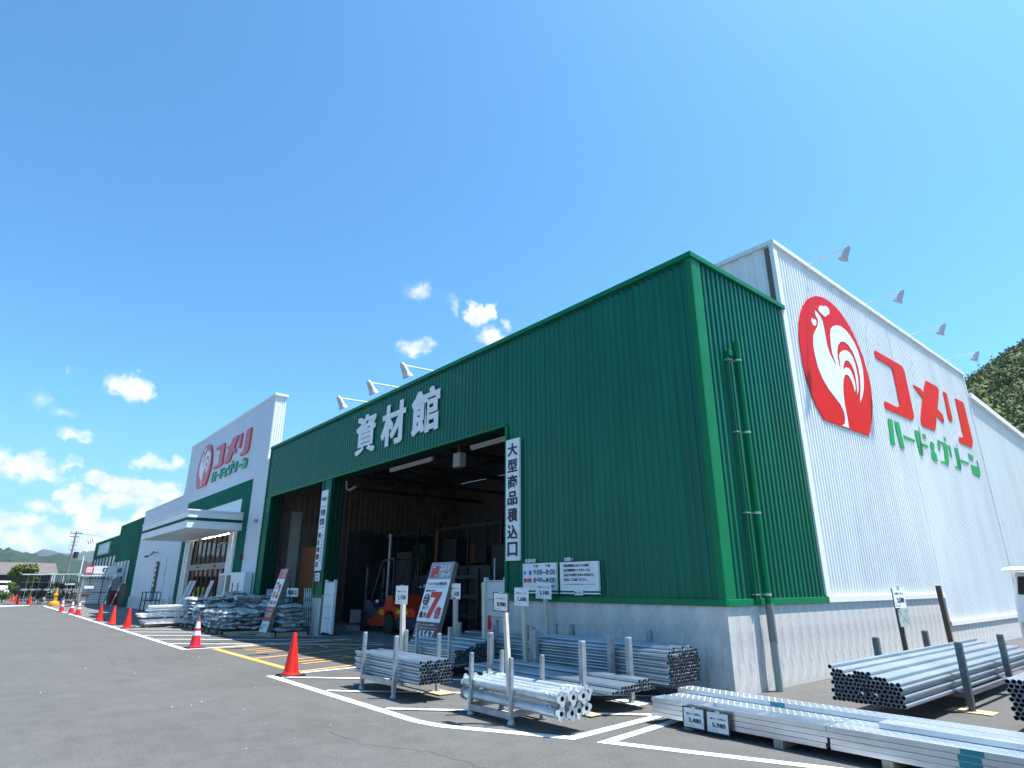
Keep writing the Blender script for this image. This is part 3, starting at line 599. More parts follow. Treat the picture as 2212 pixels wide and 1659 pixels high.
for i in range(9): m = MB(); m.box(-61.0 + i * .75, -60.7 + i * .75, YW - .1, YW - .02, 1.6, 3.28); m.build('slat', WTRIM if i % 2 == 0 else GREYP, gb)
m = MB(); m.box(-61.1, -54.2, YW + .3, YW + .4, 0, 3.3); m.build('dark_backing', CHAR, gb)
m = MB(); m.box(-72.9, -66.1, YW - .08, YW - .005, 4.22, 5.24); sg = tag(m.build('garden_sign', mat('pale_green_sign', (.4, .5, .47), .5)), 'pale sign board with white capital letters on the far green fascia', 'sign')
m = MB(); lay(m, 'GARDEN', (-72.4, YW - .085, 4.35), FX, FZ, 5.9, .75, .05); m.build('lettering', PAPER, sg, org=(0, 0, 0))
for i, x in enumerate((-75.3, -73.8, -72.3)):
    floodlight((x, YW + .1, 5.6), (x, YW - .8, 5.75), (0, .5, -.8), 'tiny white floodlight on the far green roof edge, ' + ('leftmost', 'middle', 'rightmost')[i] + ' of the three', 'floodlights over the far green building')

# =================================================================== signs on the walls
def char_sign(name, label, boxes, mt, y=YF - .03, thick=.014):
    t = thing(name, label, 'lettering', (boxes[0][1], y, boxes[0][2]))
    for ch, x, z, w, h in boxes:
        m = MB(); lay(m, ch, (x, y, z), FX, FZ, w, h, .045, thick); m.build('character', mt, t)
    return t
char_sign('fascia_lettering', 'three big white cut-out characters on the green fascia above the bay', [('資', -17.85, 5.4, 1.34, 1.27), ('材', -16.16, 5.38, 1.42, 1.28), ('館', -14.42, 5.4, 1.45, 1.27)], CREAM)
vs_ = thing('vertical_sign', 'tall white vertical board with seven dark characters right of the open bay', 'sign', (-9.95, YF - .05, 1.98))
m = MB(); m.box(-10.17, -9.72, YF - .07, YF - .03, 1.98, 4.56); m.build('board', PAPER, vs_)
for i, ch in enumerate('大型商品積込口'):
    m = MB(); lay(m, ch, (-10.11, YF - .074, 4.56 - .06 - (i + 1) * .352 + .03), FX, FZ, .33, .29, .045); m.build('character', NAVY, vs_)
v2 = thing('vertical_sign', 'narrow white vertical board with small dark characters on the pillar between the openings', 'sign', (-19.8, YF - .05, 1.95))
m = MB(); m.box(-20.06, -19.56, YF - .07, YF - .035, 1.95, 4.55); m.build('board', PAPER, v2)
line(v2, NAVY, '資材館', (-20.0, YF - .074, 4.2), FX, FZ, .38, .13, .02)
for z in (4.0, 3.3): m = MB(); m.box(-20.02, -19.62, YF - .074, YF - .07, z, z + .015); m.build('rule', NAVY, v2)
line(v2, NAVY, '早朝', (-20.0, YF - .074, 3.7), FX, FZ, .36, .22, .04); line(v2, NAVY, '営業', (-20.0, YF - .074, 3.4), FX, FZ, .36, .22, .04)
for i, ch in enumerate('朝8時開店'): line(v2, NAVY, ch, (-20.02, YF - .074, 2.98 - i * .23), FX, FZ, .22 if ch != '8' else .14, .18, .045)
for i in range(9): m = MB(); m.box(-19.71, -19.66, YF - .074, YF - .07, 3.02 - i * .1, 3.08 - i * .1); m.build('small_mark', NAVY, v2)
v3 = thing('small_notice', 'small white notice on the pillar below the narrow vertical board', 'notice', (-19.8, YF - .05, 1.62)); m = MB(); m.box(-19.98, -19.64, YF - .06, YF - .035, 1.62, 1.88); m.build('board', PAPER, v3)
m = MB(); m.box(-19.93, -19.7, YF - .064, YF - .06, 1.78, 1.82); m.build('print', GREYP, v3); m = MB(); m.box(-19.9, -19.72, YF - .064, YF - .06, 1.68, 1.73); m.build('print', GREYP, v3)
# opening hours and request boards
hb = thing('opening_hours_board', 'white opening hours board with blue and red lines of times on the green wall', 'sign', (-9.13, YF - .05, 1.36))
m = MB(); m.box(-9.62, -8.65, YF - .075, YF - .03, 1.4, 1.91); m.box(-9.62, -8.65, YF - .07, YF - .031, 1.345, 1.368); m.build('board', PAPER, hb)
m = MB(); m.box(-9.62, -8.65, YF - .068, YF - .032, 1.368, 1.4); m.build('green_stripe', GTRIM, hb)
m = MB(); lay(m, '営業時間', (-9.57, YF - .05, 1.925), FX, FZ, .31, .075, .03, .004); m.build('title', PAPER, hb)
y_ = YF - .078
for q in [('午前', -9.3, 1.83, .14, .055, .03), ('午後', -8.95, 1.83, .14, .055, .03), ('9:00~8:00', -9.3, 1.69, .63, .1, .02), ('8:00~8:00', -9.3, 1.54, .63, .1, .02), ('(元日営業)', -8.85, 1.46, .17, .035, .02)]:
    line(hb, NAVY, q[0], (q[1], y_, q[2]), FX, FZ, *q[3:], name='black_lettering')
line(hb, BLUEP, '本', (-9.59, y_, 1.69), FX, FZ, .075, .085, .04, name='blue_lettering'); line(hb, BLUEP, '館', (-9.43, y_, 1.69), FX, FZ, .08, .085, .04, name='blue_lettering')
line(hb, REDP, '資材館', (-9.59, y_, 1.545), FX, FZ, .24, .085, .04, name='red_lettering')
rb = thing('request_board', 'white board with a parking lot request in four lines on the green wall', 'sign', (-8.06, YF - .05, 1.36))
m = MB(); m.box(-8.55, -7.58, YF - .075, YF - .03, 1.4, 1.91); m.box(-8.55, -7.58, YF - .07, YF - .031, 1.345, 1.368); m.build('board', PAPER, rb)
m = MB(); m.box(-8.18, -7.97, YF - .085, YF - .075, 1.325, 1.41); m.build('maker_plate', PAPER, rb)
m = MB(); m.box(-8.55, -7.58, YF - .068, YF - .032, 1.368, 1.4); m.build('green_stripe', GTRIM, rb)
line(rb, PAPER, 'お願い', (-8.45, YF - .05, 1.925), FX, FZ, .23, .07, .03, name='title', thick=.004)
for i, (s_, w_) in enumerate((('当駐車場内においての事故', .66), ('及び盗難等につきましては', .67), ('当店では責任を負いかねます。', .78), ('充分にご注意ください。', .6))): line(rb, NAVY, s_, (-8.45, y_, 1.82 - i * .083), FX, FZ, w_, .05, .04, name='black_lettering')
line(rb, NAVY, '又、当店では係員が駐車場内のご案内はいたしておりません。', (-8.45, y_, 1.5), FX, FZ, .8, .024, .01, name='small_lettering'); line(rb, NAVY, 'コメリ', (-8.1, YF - .088, 1.352), FX, FZ, .1, .03, .02, name='maker_lettering')
m = MB(); m.lathe([(0, 0), (.018, 0), (.018, .003), (0, .003)], 10); m.v = [(-8.14 + v[0], YF - .088 - v[2], 1.365 + v[1] * 1.2) for v in m.v]; m.build('emblem', REDP, rb)

# company emblem and lettering, large on the white hall and smaller on the shop tower
LOGO= {'red': [[(1.271, 3.112), (1.552, 3.185), (1.803, 3.218), (2.094, 3.215), (2.377, 3.17), (2.649, 3.083), (2.903, 2.938), (3.143, 2.749), (3.356, 2.488), (3.546, 2.171), (3.642, 1.832), (3.687, 1.507), (3.652, 1.193), (3.544, 0.848), (3.332, 0.491), (3.098, 0.186), (2.941, 0.019), (1.816, 0.01), (1.419, 0.006), (1.017, 0.009), (0.606, 0.008), (0.465, 0.14), (0.306, 0.277), (0.159, 0.504), (0.066, 0.772), (-0.007, 1.167), (-0.001, 1.537), (0.054, 1.864), (0.144, 2.123), (0.303, 2.385), (0.483, 2.616), (0.696, 2.806), (0.975, 2.98)]], 'white': [[(1.063, 2.683), (1.172, 2.66), (1.3, 2.607), (1.394, 2.509), (1.417, 2.357), (1.412, 2.152), (1.415, 1.907), (1.486, 1.726), (1.618, 1.582), (1.75, 1.459), (1.696, 1.601), (1.626, 1.761), (1.632, 1.964), (1.684, 2.204), (1.784, 2.391), (1.929, 2.52), (2.163, 2.62), (2.435, 2.674), (2.683, 2.656), (2.935, 2.569), (3.136, 2.418), (3.267, 2.222), (3.331, 1.998), (3.341, 1.738), (3.266, 1.463), (3.162, 1.232), (3.001, 1.016), (2.764, 0.801), (2.868, 1.012), (2.979, 1.239), (3.051, 1.485), (3.076, 1.724), (3.012, 1.944), (2.884, 2.137), (2.699, 2.255), (2.477, 2.274), (2.254, 2.219), (2.059, 2.075), (1.945, 1.909), (1.899, 1.717), (1.912, 1.542), (1.928, 1.401), (1.974, 1.601), (2.01, 1.79), (2.131, 1.911), (2.291, 2.002), (2.491, 2.06), (2.693, 2.053), (2.841, 1.972), (2.908, 1.825), (2.936, 1.645), (2.917, 1.432), (2.852, 1.212), (2.786, 1.085), (2.669, 0.972), (2.738, 1.188), (2.778, 1.402), (2.762, 1.605), (2.661, 1.731), (2.533, 1.793), (2.375, 1.777), (2.239, 1.687), (2.113, 1.522), (2.057, 1.42), (2.141, 1.506), (2.293, 1.575), (2.426, 1.595), (2.557, 1.546), (2.634, 1.427), (2.667, 1.264), (2.648, 1.124), (2.563, 1.022), (2.541, 1.146), (2.492, 1.271), (2.383, 1.37), (2.266, 1.389), (2.141, 1.35), (2.011, 1.221), (1.907, 1.013), (1.839, 0.761), (1.815, 0.501), (1.83, 0.272), (1.811, 0.019), (1.446, 0.017), (1.625, 0.081), (1.685, 0.205), (1.697, 0.374), (1.578, 0.519), (1.35, 0.643), (1.085, 0.776), (0.85, 0.975), (0.711, 1.194), (0.658, 1.475), (0.66, 1.731), (0.748, 1.948), (0.872, 2.091), (1.047, 2.251), (1.141, 2.39), (1.135, 2.501), (1.055, 2.556)], [(0.779, 2.374), (0.853, 2.422), (0.925, 2.412), (1.011, 2.431), (1.048, 2.408), (1.032, 2.336), (0.951, 2.257), (0.865, 2.239), (0.785, 2.287)], [(1.291, 2.776), (1.375, 2.883), (1.487, 2.936), (1.58, 2.935), (1.695, 2.989), (1.822, 3.01), (1.908, 2.954), (1.906, 2.87), (1.813, 2.79), (1.722, 2.763), (1.647, 2.689), (1.555, 2.671), (1.426, 2.702), (1.315, 2.714)]], 'komeri': [[(4.455, 2.531), (4.536, 2.58), (6.345, 2.6), (6.497, 2.579), (6.588, 2.445), (6.578, 1.728), (6.576, 1.155), (6.513, 1.07), (6.31, 0.981), (4.451, 0.97), (4.409, 1.11), (4.487, 1.175), (5.281, 1.16), (5.457, 1.204), (5.575, 1.287), (5.595, 2.267), (5.514, 2.348), (4.492, 2.371)], [(8.153, 2.367), (8.405, 2.59), (9.392, 2.617), (9.55, 2.55), (9.468, 2.392), (8.938, 1.791), (9.36, 1.677), (9.365, 1.487), (9.221, 1.395), (8.722, 1.55), (8.369, 1.133), (8.173, 0.984), (7.211, 0.967), (7.069, 1.018), (7.118, 1.176), (7.406, 1.533), (7.721, 1.905), (7.194, 2.085), (7.094, 2.173), (7.678, 2.186), (7.915, 2.103)], [(10.001, 2.573), (10.355, 2.573), (10.319, 1.707), (10.224, 1.612), (9.929, 1.612), (9.899, 1.746)], [(11.223, 2.585), (12.101, 2.622), (12.171, 2.528), (12.137, 1.312), (12.035, 1.15), (11.822, 1.004), (10.575, 0.979), (10.514, 1.095), (10.623, 1.181), (11.008, 1.198), (11.131, 1.359)]], 'green': [[(4.461, 0.712), (4.756, 0.729), (4.589, 0.032), (4.313, 0.025)], [(4.894, 0.714), (5.209, 0.726), (5.255, 0.038), (4.959, 0.018)], [(5.359, 0.417), (6.171, 0.413), (6.161, 0.341), (5.376, 0.339)], [(6.345, 0.707), (6.721, 0.726), (6.637, 0.042), (6.383, 0.039)], [(6.724, 0.4), (7.21, 0.41), (7.201, 0.341), (6.709, 0.321)], [(6.989, 0.72), (7.209, 0.718), (7.185, 0.591), (6.973, 0.583)], [(7.498, 0.551), (7.677, 0.585), (7.803, 0.533), (7.795, 0.432), (7.652, 0.325), (7.81, 0.235), (7.8, 0.11), (7.866, 0.045), (7.519, 0.013), (7.364, 0.102), (7.373, 0.225), (7.521, 0.344), (7.434, 0.43)], [(8.248, 0.726), (8.935, 0.719), (9.108, 0.684), (8.889, 0.175), (8.768, 0.037), (8.121, 0.04), (8.101, 0.087), (8.471, 0.109), (8.561, 0.184), (8.725, 0.642), (8.371, 0.629), (8.251, 0.396), (8.123, 0.428)], [(9.207, 0.712), (9.362, 0.702), (9.317, 0.359), (9.188, 0.347)], [(8.916, 0.919), (9.072, 0.916), (9.078, 0.811), (8.923, 0.814)], [(9.785, 0.72), (10.087, 0.73), (10.037, 0.134), (9.933, 0.042), (9.413, 0.046), (9.455, 0.103), (9.751, 0.113)], [(10.196, 0.389), (10.967, 0.397), (10.957, 0.327), (10.171, 0.31)], [(11.199, 0.724), (11.68, 0.713), (11.618, 0.555), (11.16, 0.56)], [(11.208, 0.358), (12.005, 0.357), (12.015, 0.6), (12.109, 0.598), (12.101, 0.184), (11.929, 0.038), (11.203, 0.068)]]}

def logo(t, O, X, sx, sz, mr_, mw, mk, mg, thick=.05):
    m = MB(); [flat_poly(m, p, O, X, FZ, sx, sz, thick) for p in LOGO['red']]; e = m.build('emblem_oval', mr_, t)
    Nn = Vector(X).cross(FZ); m = MB(); [flat_poly(m, p, Vector(O) + Nn * (thick), X, FZ, sx, sz, .006) for p in LOGO['white']]; m.build('emblem_bird', mw, e)
    for p in LOGO['komeri']: m = MB(); flat_poly(m, p, O, X, FZ, sx, sz, thick * .8); m.build('red_character', mk, t)
    for p in LOGO['green']: m = MB(); flat_poly(m, p, O, X, FZ, sx, sz, thick * .8); m.build('green_stroke', mg, t)
lg = thing('wall_logo', 'huge red oval rooster emblem with red and green lettering on the white side wall', 'logo', (XS, 12.35, 4.8))
logo(lg, (XS + .004, 12.35, 4.80), SX, 1, 1, REDS, mat('emblem_white_film', (.8, .81, .83), .35), REDS, GRNS, .012)
lg2 = thing('wall_logo', 'smaller red oval emblem and lettering on the white parapet tower above the entrance', 'logo', (-38.07, YF, 6.65))
logo(lg2, (-38.07, YF - .003, 6.65), FX, .742, .735, ROSE, CREAM, ROSE, mat('green_tower_letters', (.01, .3, .16), .4), .09)

# =================================================================== cones
def cone_mesh(m1, banded):
    h = .7
    base = MB(); base.box(-.19, .19, -.19, .19, 0, .03)
    b = MB(); prof = [(.155, .03), (.15, .05), (.135, .055), (.13, .07)]
    prof += [(.128 - (.128 - .03) * t, .07 + .61 * t) for t in (0, .28, .5, .62, .86, 1)] + [(.024, .7), (0, .7)]
    b.lathe(prof, 22); return base, b
def make_cone(m1, banded):
    t = thing('traffic_cone', 'traffic cone standing by line', 'traffic cone'); ba, bo = cone_mesh(m1, banded)
    ba.build('base', RUBBER, t, bevel=.006); bo.build('body', m1, t, smooth=True)
    if banded:
        for z0, z1 in ((.3, .4), (.47, .62)):
            r = lambda z: .128 - (.128 - .03) * (z - .07) / .61 + .0025
            m = MB(); m.lathe([(r(z0), z0), (r(z1), z1)], 22); m.build('reflective_band', PAPER, t, smooth=True)
    return t
cones = {k: make_cone(a, b) for k, (a, b) in dict(red=(CONER, False), faded=(CONEP, True), orange=(CONEO, False)).items()}
used = set()
def put_cone(kind, x, y, label, s=1, g='traffic cones along the painted line'):
    p = cones[kind]; t = p if kind not in used else copy_tree(p); used.add(kind)
    t.location = (x, y, 0); t.rotation_euler = (0, 0, random.uniform(-.5, .5)); t.scale = (s, s, s); t['label'] = label; t['group'] = g
put_cone('red', -11.33, 4.5, 'plain red cone nearest the camera, at the corner of the orange loading bay')
put_cone('faded', -17.72, 4.5, 'red and white banded cone in front of the bag pallets')
put_cone('red', -27.2, 4.5, 'plain red cone by the stacked ladders, third plain one from the camera')
put_cone('orange', -30.2, 4.45, 'faded orange cone between two red cones left of the ladders')
put_cone('red', -33.5, 4.43, 'plain red cone with an orange cone on its right and banded cones on its left')
put_cone('faded', -40.6, 4.36, 'banded cone, rightmost of the three on the far part of the line')
put_cone('faded', -43.1, 4.3, 'banded cone, middle of the three on the far part of the line')
put_cone('faded', -46.6, 4.15, 'banded cone, leftmost of the three on the far part of the line')
put_cone('red', -64.9, 3.54, 'single far red cone left of the yellow post')
for x, y, k, l in ((-68.9, 2.98, 'faded', 'banded cone, rightmost of the cluster at the far left'), (-74.5, 3.0, 'red', 'red cone second from the right in the far left cluster'), (-79.0, 2.9, 'red', 'red cone in the middle of the far left cluster'), (-83, 2.7, 'red', 'red cone third from the left in the far left cluster'), (-95, 3.0, 'red', 'red cone second from the left edge'), (-99.5, 2.6, 'red', 'farthest red cone at the left edge')):
    put_cone(k, x, y, l)

# =================================================================== racks of steel pipe
def rack(name, label, x0, x1, y0, y1, h, zr=.2, post=.05, skip=(), mt=GALVD, tilt=0):
    t = thing(name, label, 'pipe rack', ((x0 + x1) / 2, (y0 + y1) / 2, 0), group='low steel racks for pipes')
    for i, (x, y) in enumerate(((x0, y0), (x1, y0), (x0, y1), (x1, y1))):
        if i in skip: continue
        m = MB(); p = post / 2; m.box(x - p, x + p, y - p, y + p, .06, h - .012); m.add([(x - p, y - p, h - .012), (x + p, y - p, h - .012), (x + p, y + p, h - .012), (x - p, y + p, h - .012), (x - p * .8, y - p * .7, h), (x + p * .8, y - p * .7, h), (x + p * .8, y + p * .7, h), (x - p * .8, y + p * .7, h)], [(0, 1, 5, 4), (1, 2, 6, 5), (2, 3, 7, 6), (3, 0, 4, 7), (4, 5, 6, 7)])
        po_ = m.build('post', mt, t)
        m = MB(); m.lathe([(.0, 0), (.045, 0), (.048, .015), (.034, .04), (p, .07)], 12, (x, y, 0)); m.build('foot', mt, po_, smooth=True)
    for y in (y0, y1): m = MB(); m.box(x0 + post / 2, x1 - post / 2, y - .02, y + .02, zr - .045, zr + .02); m.build('side_rail', mt, t)
    for x in (x0, x1): m = MB(); m.box(x - .022, x + .022, y0 + post / 2, y1 - post / 2, zr - .02, zr + .035); m.build('cross_beam', mt, t)
    return t
_pm = {}
ORD = 'first second third fourth fifth sixth seventh eighth ninth tenth eleventh twelfth thirteenth fourteenth fifteenth sixteenth seventeenth eighteenth'.split()
def pipe_mesh(L, r, mt, n=12, wall=.0035):
    k = (round(L, 2), r, mt.name, n)
    if k not in _pm:
        b = MB(); ri = r - wall
        for rr, ends, mi in ((r, (0, L), 0),):
            vs = [(t, rr * math.cos(2 * math.pi * i / n), rr * math.sin(2 * math.pi * i / n)) for t in (0, L) for i in range(n)]
            b.add(vs, [(i, n + i, n + (i + 1) % n, (i + 1) % n) for i in range(n)], 0)
        for t, s_ in ((0, 1), (L, -1)):
            vs = [(t, r * math.cos(a), r * math.sin(a)) for a in [2 * math.pi * i / n for i in range(n)]] + [(t, ri * math.cos(a), ri * math.sin(a)) for a in [2 * math.pi * i / n for i in range(n)]] + [(t + s_ * .25, ri * math.cos(a), ri * math.sin(a)) for a in [2 * math.pi * i / n for i in range(n)]]
            q = [(i, (i + 1) % n, n + (i + 1) % n, n + i) for i in range(n)]; q2 = [(n + i, n + (i + 1) % n, 2 * n + (i + 1) % n, 2 * n + i) for i in range(n)]
            if s_ < 0: q = [tuple(reversed(f)) for f in q]; q2 = [tuple(reversed(f)) for f in q2]
            q = [tuple(reversed(f)) for f in q]; q2 = [tuple(reversed(f)) for f in q2]
            b.add(vs, q, 0); b.add(vs, q2, 1); b.add([v for v in vs[2 * n:]], [tuple(range(n)) if s_ > 0 else tuple(range(n - 1, -1, -1))], 1)
        me = b.mesh('steel_pipe', [mt, PIPEIN], fixn=False); me.polygons.foreach_set('use_smooth', [len(p.vertices) == 4 for p in me.polygons]); me.set_sharp_from_angle(angle=R(50)); _pm[k] = me
    return _pm[k]
def slots(w, z0, rows, r):
    """hexagonal packing across w, rows = number of layers (or list of (count, start) per layer)"""
    n = int(w / (2 * r)); o = []
    for k in range(rows):
        c = n if k % 2 == 0 else n - 1
        for i in range(c): o.append((r + (i + (.5 if k % 2 else 0)) * 2 * r * (w / (n * 2 * r)), z0 + r + k * r * 1.74, k, i, n))
    return o
def pipes(label, group, x0, L, y0, w, z0, rows, r, axis='x', jit=.018, mt=GALV, keep=None, limit=None, colvar=.0):
    me = pipe_mesh(L, r, mt); objs = []; rest = []
    for q, z, k, i, n in slots(w, z0, rows, r):
        if keep and not keep(k, i, n, rows): continue
        d = random.uniform(-jit, jit); s_ = random.random() < .06; d += (random.uniform(-.12, .12) if s_ else 0)
        loc = (x0 + d, y0 + q, z) if axis == 'x' else (y0 + q, x0 + d, z)
        rot = (random.uniform(0, 6.28), 0, 0) if axis == 'x' else (random.uniform(0, 6.28), 0, math.pi / 2)
        rest.append((loc, rot, k, i, n))
    for loc, rot, k, i, n in rest:
        o = inst(me, 'steel_pipe', None, loc, rot if axis == 'x' else (0, 0, math.pi / 2)); tag(o, 'pipe ' + ORD[i] + ' from the ' + ('near' if axis == 'x' else 'wall') + ' side, ' + ('layer ' if 0 else '') + ('bottom' if k == 0 else ORD[k]) + ' layer, ' + label, 'pipe', group)
    return len(rest)
def pipe_mass(name, label, x0, L, y0, w, z0, rows, r, axis='x', jit=.018, mt=GALV, keep=None):
    b = MB(); src = pipe_mesh(L, r, mt, 10); sv = [tuple(v.co) for v in src.vertices]; sf = [tuple(p.vertices) for p in src.polygons]; sm = [p.material_index for p in src.polygons]
    for q, z, k, i, n in slots(w, z0, rows, r):
        if keep and not keep(k, i, n, rows): continue
        d = random.uniform(-jit, jit)
        vv = [(x0 + d + v[0], y0 + q + v[1], z + v[2]) if axis == 'x' else (y0 + q - v[1], x0 + d + v[0], z + v[2]) for v in sv]
        o_ = len(b.v); b.v += vv; b.f += [tuple(t + o_ for t in f) for f in sf]; b.m += sm
    o = b.build(name, [mt, PIPEIN], fixn=False); o.data.polygons.foreach_set('use_smooth', [len(p.vertices) == 4 for p in o.data.polygons]); o.data.set_sharp_from_angle(angle=R(50)); tag(o, label, 'pipes', kind='stuff'); return o
r_ = .0243
# A front left, 2 m pipes
rack('pipe_rack', 'low galvanised rack of short pipes next to the orange bay, front left of all', -9.2, -8.24, 4.77, 5.5, .81)
nA = pipes('front left rack', 'pipes in the front left rack', -9.58, 1.92, 4.815, .54, .215, 7, r_, jit=.022, keep=lambda k, i, n, rw: k < 6 or (i % 3 != 1) )
# B behind it, dark ends
rack('pipe_rack', 'low rack of one metre pipes behind the front left rack, beside the big discount sign', -10.38, -9.32, 6.44, 7.4, .81)
nB = pipes('rack beside the discount sign', 'pipes in the rack beside the discount sign', -11.2, 1.95, 6.5, .85, .22, 8, r_, jit=.03, keep=lambda k, i, n, rw: k < 5 or i > (k - 4) * 4)
# C long low rack
rack('pipe_rack', 'low wide rack holding one thin layer of long pipes, in the middle of the yard', -7.75, -5.85, 6.1, 7.02, .82, post=.07)
nC = pipes('thinly loaded middle rack', 'pipes in the middle rack', -8.5, 3.05, 6.17, .82, .22, 2, r_, jit=.018, keep=lambda k, i, n, rw: k == 0 or i > 2)
nC += pipes('extra pipes on the middle rack', 'top pipes of the middle rack', -8.45, 3.0, 6.6, .33, .306, 1, r_, jit=.018, keep=lambda k, i, n, rw: i > 1)
# E tall stack against the wall
rack('pipe_rack', 'tall loaded rack of long pipes against the concrete plinth', -8.1, -6.4, 7.27, 8.2, .84, post=.08)
rack('pipe_rack', 'rack of pipes against the plinth nearest the open bay', -10.2, -8.5, 7.5, 8.2, .84, post=.05, skip=(0,))
nE = pipes('tall stack at the plinth', 'pipes in the tall stack at the plinth', -8.3, 2.85, 7.33, .75, .22, 11, r_, jit=.018, keep=lambda k, i, n, rw: (k < 10 and i < 3) or (k == 9) or (k == 10 and i in (3, 7, 11)))
pipe_mass('pipe_bundle', 'inner pipes of the tall stack against the plinth', -8.3, 2.85, 7.33, .75, .22, 9, r_, jit=.018, keep=lambda k, i, n, rw: i >= 3)
pipe_mass('pipe_bundle', 'stack of long pipes at the plinth left of the tall stack', -10.9, 2.45, 7.55, .6, .22, 9, r_, jit=.018, keep=lambda k, i, n, rw: k < 8 or i > 6)
# F right side stack
rack('pipe_rack', 'dark steel rack under the big pipe stack at the right', -3.72, -2.74, 9.81, 11.8, .81, post=.075, mt=mat('dark_galvanised', (.16, .18, .2), .5, .6, nscale=12, namt=.4))
nF = pipes('big right stack', 'pipes in the big right stack', 8.0, 5.9, -3.62, .78, .215, 9, r_, axis='y', jit=.03, keep=lambda k, i, n, rw: k < 6 or (k == 6 and i < n - 3) or (k == 7 and i in (0, 1, 2, 5, 6, 7, 8)) or (k == 8 and i in (0,)))
pipe_mass('pipe_bundle', 'bundle of pipes with dark ends at the right edge behind the planks', 8.3, 5.8, -1.98, .8, .2, 9, r_, axis='y', jit=.018, mt=GALV)
print('PIPES', nA, nB, nC, nE, nF, nA + nB + nC + nE + nF)
m = MB(); m.box(-2.98, -2.5, 9.66, 9.95, .003, .012); tag(m.build('cardboard_sheet', mat('cardboard', (.5, .36, .2), .9)), 'flat brown cardboard sheet under the rack foot at the right', 'cardboard')
m = MB(); m.box(-6.13, -5.66, 6.9, 7.2, .003, .011); tag(m.build('cardboard_sheet', mat('pale_board', (.7, .68, .62), .9)), 'pale board under the far right foot of the middle rack', 'board')
m = MB(); m.box(-8.35, -7.95, 5.35, 5.62, .013, .022); tag(m.build('cardboard_sheet', mat('cardboard', (.5, .36, .2), .9)), 'tan board under the far foot of the front left rack', 'board')
m = MB(); m.box(-5.95, -5.55, 5.9, 6.1, .013, .022); tag(m.build('cardboard_sheet', mat('cardboard', (.5, .36, .2), .9)), 'tan board under the near right foot of the middle rack', 'board')

# D braces with bolted end plates
rack('pipe_rack', 'slim low rack of thick flanged props nearest the camera', -6.64, -5.87, 4.93, 5.42, .7, post=.042, zr=.1)
def prop_mesh():
    b = MB(); L = 1.72; b.tube((0, 0, 0), (L, 0, 0), .045, 16, cap=False); b.tube((.05, 0, 0), (.3, 0, 0), .053, 16); b.tube((L - .32, 0, 0), (L - .05, 0, 0), .053, 16)
    for x in (.12, .22, L - .12, L - .2):
        b.tube((x, 0, .05), (x, 0, .075), .012, 6); b.tube((x, .05, 0), (x, .072, 0), .012, 6)
    return b
pm = prop_mesh().mesh('brace_tube', PLATE, True)
def plate_mesh():
    pts = []
    for i in range(64):
        a = 2 * math.pi * i / 64; r = .066 + .014 * abs(math.cos(2 * (a)))**.7 * (1 if 1 else 0); r = .058 + .026 * (0.5 - 0.5 * math.cos(4 * (a) + math.pi)) ; pts.append((r * math.cos(a), r * math.sin(a)))
    b = MB(); hole = [(.026 * math.cos(2 * math.pi * i / 64), .026 * math.sin(2 * math.pi * i / 64)) for i in range(64)]
    n = 64
    for x, s_ in ((0, 1), (.008, -1)):
        vs = [(x, *p) for p in pts] + [(x, *p) for p in hole]; q = [(i, (i + 1) % n, n + (i + 1) % n, n + i) for i in range(n)]; b.add(vs, q)
    vs = [(x, *p) for x in (0, .008) for p in pts]; b.add(vs, [(i, (i + 1) % n, n + (i + 1) % n, n + i) for i in range(n)])
    vs = [(x, *p) for x in (-.2, .008) for p in hole]; b.add(vs, [(i, (i + 1) % n, n + (i + 1) % n, n + i) for i in range(n)], 1); b.add([(-.2, *p) for p in hole], [tuple(range(n))], 1)
    for k in range(4):
        a = math.pi / 4 + k * math.pi / 2 + math.pi / 4 * 0; c = (.066 * math.cos(a), .066 * math.sin(a)); b.tube((-.001, *c), (.0095, *c), .007, 8, mi=1)
    return b.mesh('end_plate', [PLATE, PIPEIN])
plm = plate_mesh()
lab = ['bottom row, nearest the camera', 'bottom row, second', 'bottom row, third', 'bottom row, farthest', 'top row, nearest the camera', 'top row, second', 'top row, third', 'top row, farthest']
for k, (y, z) in enumerate(((4.99, .21), (5.13, .205), (5.265, .21), (5.37, .225), (5.0, .352), (5.12, .36), (5.25, .365), (5.37, .38))):
    x = -6.85 + random.uniform(-.04, .04) + (.05 if k > 3 else 0)
    t = thing('flanged_prop', 'thick galvanised prop with clover end plates, ' + lab[k] + ' of the slim rack', 'steel prop', (x, y, z), group='flanged props in the slim rack')
    inst(pm, 'tube', t, (0, 0, 0), (random.uniform(0, 1.5), 0, 0)); inst(plm, 'end_plate', t, (1.72, 0, 0), (random.uniform(-.3, .3), 0, 0)); inst(plm, 'end_plate', t, (0, 0, 0), (random.uniform(-.3, .3) , 0, math.pi))

